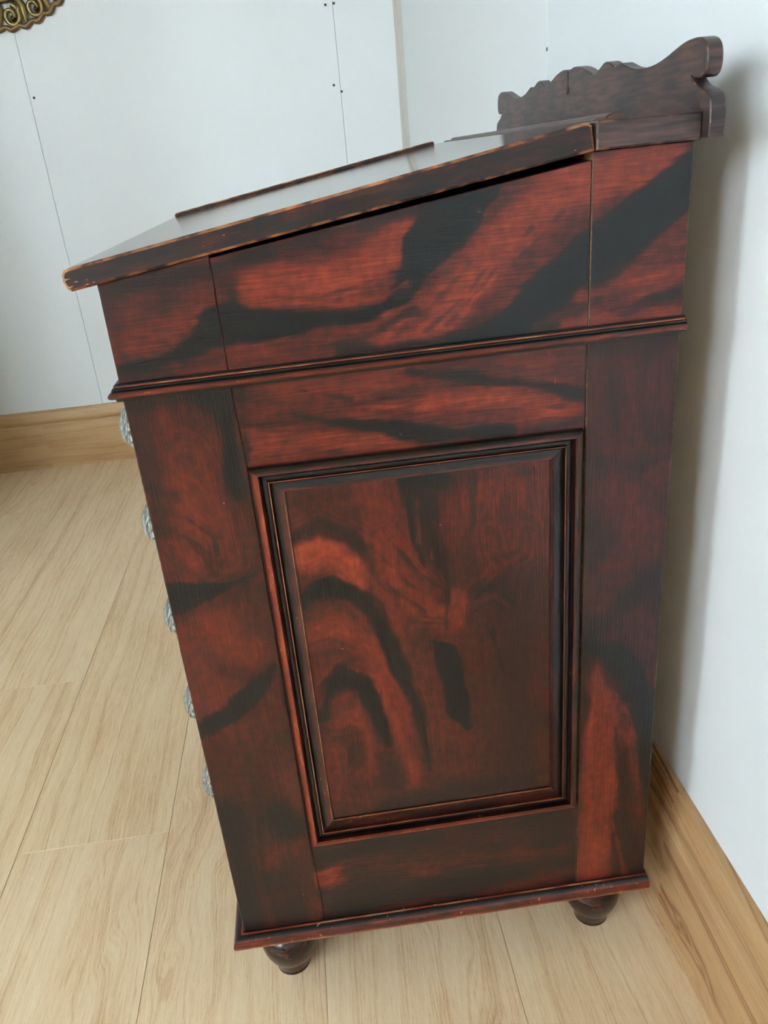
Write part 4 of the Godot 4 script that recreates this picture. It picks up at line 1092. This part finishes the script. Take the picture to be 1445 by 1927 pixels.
func smooth(p: PackedVector2Array, steps: int) -> PackedVector2Array:
	var out := PackedVector2Array()
	var n := p.size()
	for i in n - 1:
		var a := p[maxi(i - 1, 0)]
		var b := p[i]
		var c := p[i + 1]
		var e := p[mini(i + 2, n - 1)]
		for s in steps:
			out.append(b.cubic_interpolate(c, a, e, float(s) / steps))
	out.append(p[n - 1])
	return out

func frame_moulding(d: Node3D, o: Vector3, x0: float, y0: float, x1: float, y1: float):
	# four mitred lengths round the panel: across the moulding, and out of the side
	var prof := PackedVector2Array([Vector2(0, -0.001), Vector2(0.0002, 0.0024), Vector2(0.0012, 0.0046), Vector2(0.0030, 0.0059), Vector2(0.0050, 0.0061), Vector2(0.0072, 0.0052), Vector2(0.0086, 0.0036), Vector2(0.0091, 0.0022), Vector2(0.0100, 0.0013), Vector2(0.0122, 0.0011), Vector2(0.0136, 0.0016), Vector2(0.0142, 0.0024), Vector2(0.0150, 0.0023), Vector2(0.0156, 0.0010), Vector2(0.0172, -0.0002), Vector2(0.0200, -0.0008), Vector2(0.0226, -0.0013), Vector2(0.0246, -0.0020), Vector2(0.0254, -0.0028), Vector2(0.0265, -0.0032), Vector2(0.0267, -0.0044)])
	var nrm := profile_normals(prof)
	var arc := PackedFloat32Array([0.0])
	for i in prof.size() - 1: arc.append(arc[i] + prof[i].distance_to(prof[i + 1]))
	var corners := [Vector2(x0, y0), Vector2(x0, y1), Vector2(x1, y1), Vector2(x1, y0)]
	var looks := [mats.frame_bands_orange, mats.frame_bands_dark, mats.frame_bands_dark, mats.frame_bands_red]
	for i in 4:
		var a: Vector2 = corners[i]
		var b: Vector2 = corners[(i + 1) % 4]
		var along := (b - a).normalized()
		var inw := Vector2(along.y, -along.x)
		var l := a.distance_to(b)
		var st := new_st()
		for k in prof.size() - 1:
			var p := []
			var n := []
			var uv := []
			for q in [[k, 0], [k, 1], [k + 1, 1], [k + 1, 0]]:
				var f := prof[q[0]]
				var at: float = f.x if q[1] == 0 else l - f.x
				var w: Vector2 = a + along * at + inw * f.x
				p.append(Vector3(w.x, w.y, f.y))
				var m: Vector2 = nrm[k][0 if q[0] == k else 1]
				n.append(Vector3(-inw.x * -m.x, -inw.y * -m.x, 0) * 1.0 + Vector3(0, 0, -m.y))
				uv.append(Vector2(at / 0.45, f.x / 0.0267))
			for j in 4: n[j] = -n[j] if n[j].z < 0.0 and absf(n[j].z) > 0.2 else n[j]
			quad(st, p, n, uv)
		st.generate_tangents()
		put("panel_moulding", st.commit(), looks[i], d, o)

func build_drawers(d: Node3D, o: Vector3):
	var tops := [0.7145, 0.6270, 0.5290, 0.4275, 0.3230]
	var bottoms := [0.6300, 0.5320, 0.4305, 0.3260, 0.2180]
	var dark: Material = mats.dark_wood
	# front frame: rails between the drawers
	for i in 6:
		var y1: float = 0.716 if i == 0 else bottoms[i - 1] + 0.0
		var y0: float = tops[i] if i < 5 else 0.130
		if i == 5: y1 = 0.2175
		put("drawer_rail", block(Vector3(0.003, y0 + 0.0004, -0.5725), Vector3(0.022, y1 - 0.0004, -0.0225), 0.0005, dark), null, d, o)
	var knob := glass_knob()
	for i in 5:
		var drawer := put("drawer", block(Vector3(0.0005, bottoms[i] + 0.0006, -0.5715), Vector3(0.34, tops[i] - 0.0006, -0.0235), 0.0008, dark), null, d, o)
		for z in [-0.078, -0.515]:
			var k := put("knob", knob, mats.pressed_glass, drawer, Vector3(0.0005, (tops[i] + bottoms[i]) / 2.0, z))
			k.rotation.z = PI / 2
			put("knob_stem", lathe(PackedVector2Array([Vector2(0.0, -0.004), Vector2(0.0030, -0.004), Vector2(0.0030, 0.0095), Vector2(0.0, 0.0100)]), 12), mats.brass, drawer, Vector3(0.0, (tops[i] + bottoms[i]) / 2.0, z)).rotation.z = PI / 2

func glass_knob() -> ArrayMesh:
	# pressed glass: a short neck and a dome with swirled facets, along +y
	var st := new_st()
	var prof := PackedVector2Array([Vector2(0.0092, 0.0), Vector2(0.0098, 0.0025), Vector2(0.0084, 0.0050), Vector2(0.0092, 0.0068), Vector2(0.0150, 0.0090), Vector2(0.0186, 0.0125), Vector2(0.0192, 0.0165), Vector2(0.0172, 0.0205), Vector2(0.0125, 0.0240), Vector2(0.0065, 0.0260), Vector2(0.0, 0.0265)])
	var sides := 12
	var ring := func(k: int, i: int) -> Vector3:
		var turn := (0.5 * (k % 2) if k > 3 else 0.0)
		var a := TAU * (i + turn) / sides
		var r := prof[k].x
		return Vector3(cos(a) * r, prof[k].y, sin(a) * r)
	for k in prof.size() - 1:
		for i in sides:
			var p := [ring.call(k, i), ring.call(k, i + 1), ring.call(k + 1, i + 1), ring.call(k + 1, i)]
			for t in [[0, 1, 2], [0, 2, 3]]:
				var f: Vector3 = (p[t[1]] - p[t[0]]).cross(p[t[2]] - p[t[0]])
				if f.length() < 1e-10: continue
				f = f.normalized()
				var c: Vector3 = (p[t[0]] + p[t[1]] + p[t[2]]) / 3.0 - Vector3(0, 0.013, 0)
				if f.dot(c) < 0.0: f = -f
				tri(st, [p[t[0]], p[t[1]], p[t[2]]], [f, f, f], [Vector2.ZERO, Vector2.RIGHT, Vector2.ONE])
	for i in sides:
		tri(st, [ring.call(0, i), ring.call(0, i + 1), Vector3.ZERO], [Vector3.DOWN, Vector3.DOWN, Vector3.DOWN], [Vector2.ZERO, Vector2.RIGHT, Vector2.ONE])
	return st.commit()

# ------------------------------------------------------------------ brass plaque on the far wall
func build_plaque():
	var r_out := 0.243
	var r_in := 0.172
	var at := Vector3(-0.556, 1.238 + r_out, WALL_Z)
	var q := base("brass_plaque", at)
	tag(q, "round brass plaque with an openwork scroll border hanging on the white far wall", "plaque")
	# dished plate with raised rings and a wreath of relief
	var prof := PackedVector2Array([Vector2(0.0, 0.020), Vector2(0.09, 0.018), Vector2(0.125, 0.013), Vector2(0.130, 0.015), Vector2(0.134, 0.013), Vector2(0.160, 0.011), Vector2(0.163, 0.016), Vector2(0.166, 0.016), Vector2(0.168, 0.012), Vector2(0.171, 0.018), Vector2(0.176, 0.018), Vector2(0.179, 0.010), Vector2(0.179, 0.002)])
	prof.reverse()
	var plate := put("plate", lathe(prof, 96), mats.brass_aged, q)
	plate.rotation.x = PI / 2
	for k in 56:
		var a := TAU * k / 56
		var c := Vector3(cos(a), sin(a), 0)
		var leaf := tube(PackedVector3Array([c * 0.138 + Vector3(0, 0, 0.012), c * 0.147 + Vector3(-c.y, c.x, 0) * 0.003 + Vector3(0, 0, 0.016), c * 0.157 + Vector3(-c.y, c.x, 0) * 0.006 + Vector3(0, 0, 0.012)]), PackedFloat32Array([0.001, 0.0032, 0.001]), 6)
		put("leaf_relief", leaf, mats.brass, plate).rotation.x = -PI / 2
	# scalloped outer rim
	var path := PackedVector3Array()
	var rad := PackedFloat32Array()
	for k in 240:
		var a := TAU * k / 240
		var lobe := absf(sin(a * 20.0))
		var r := r_out - 0.010 + 0.006 * lobe + 0.002 * sin(a * 40.0)
		path.append(Vector3(cos(a) * r, sin(a) * r, 0.006))
		rad.append(0.0060 + 0.0022 * lobe)
	put("rim", tube(path, rad, 8, true), mats.brass_rubbed, q)
	# scrolls between the plate and the rim
	for k in 20:
		var a := TAU * (k + 0.3) / 20
		var c := Vector3(cos(a), sin(a), 0)
		var s := Vector3(-c.y, c.x, 0)
		var mid := c * 0.209
		var p := PackedVector3Array()
		var r := PackedFloat32Array()
		for i in 22:
			var t := i / 21.0
			var w := t * TAU * 1.35 - 1.2
			var l := 0.024 * (1.0 - 0.72 * t)
			p.append(mid + (c * sin(w) * l * 1.15 + s * cos(w) * l) + Vector3(0, 0, 0.006 + 0.003 * t))
			r.append(lerpf(0.0082, 0.0048, t))
		var sc := put("scroll", tube(p, r, 7), mats.brass, q)
		var bud := tube(PackedVector3Array([p[21] + Vector3(0, 0, -0.003), p[21] + Vector3(0, 0, 0.002), p[21] + Vector3(0, 0, 0.006)]), PackedFloat32Array([0.009, 0.008, 0.002]), 8)
		put("bud", bud, mats.brass, sc)
		var b := TAU * (k + 0.8) / 20
		var e := Vector3(cos(b), sin(b), 0)
		var f := Vector3(-e.y, e.x, 0)
		put("leaf", tube(PackedVector3Array([e * 0.177 + Vector3(0, 0, 0.006), e * 0.196 + f * 0.006 + Vector3(0, 0, 0.010), e * 0.214 + f * 0.002 + Vector3(0, 0, 0.010), e * 0.236 - f * 0.004 + Vector3(0, 0, 0.005)]), PackedFloat32Array([0.010, 0.0105, 0.0085, 0.006]), 8), mats.brass, q)
		put("leaf", tube(PackedVector3Array([e * 0.190 + Vector3(0, 0, 0.006), e * 0.203 - f * 0.010 + Vector3(0, 0, 0.011), e * 0.220 - f * 0.013 + Vector3(0, 0, 0.007)]), PackedFloat32Array([0.008, 0.0075, 0.004]), 8), mats.brass, q)
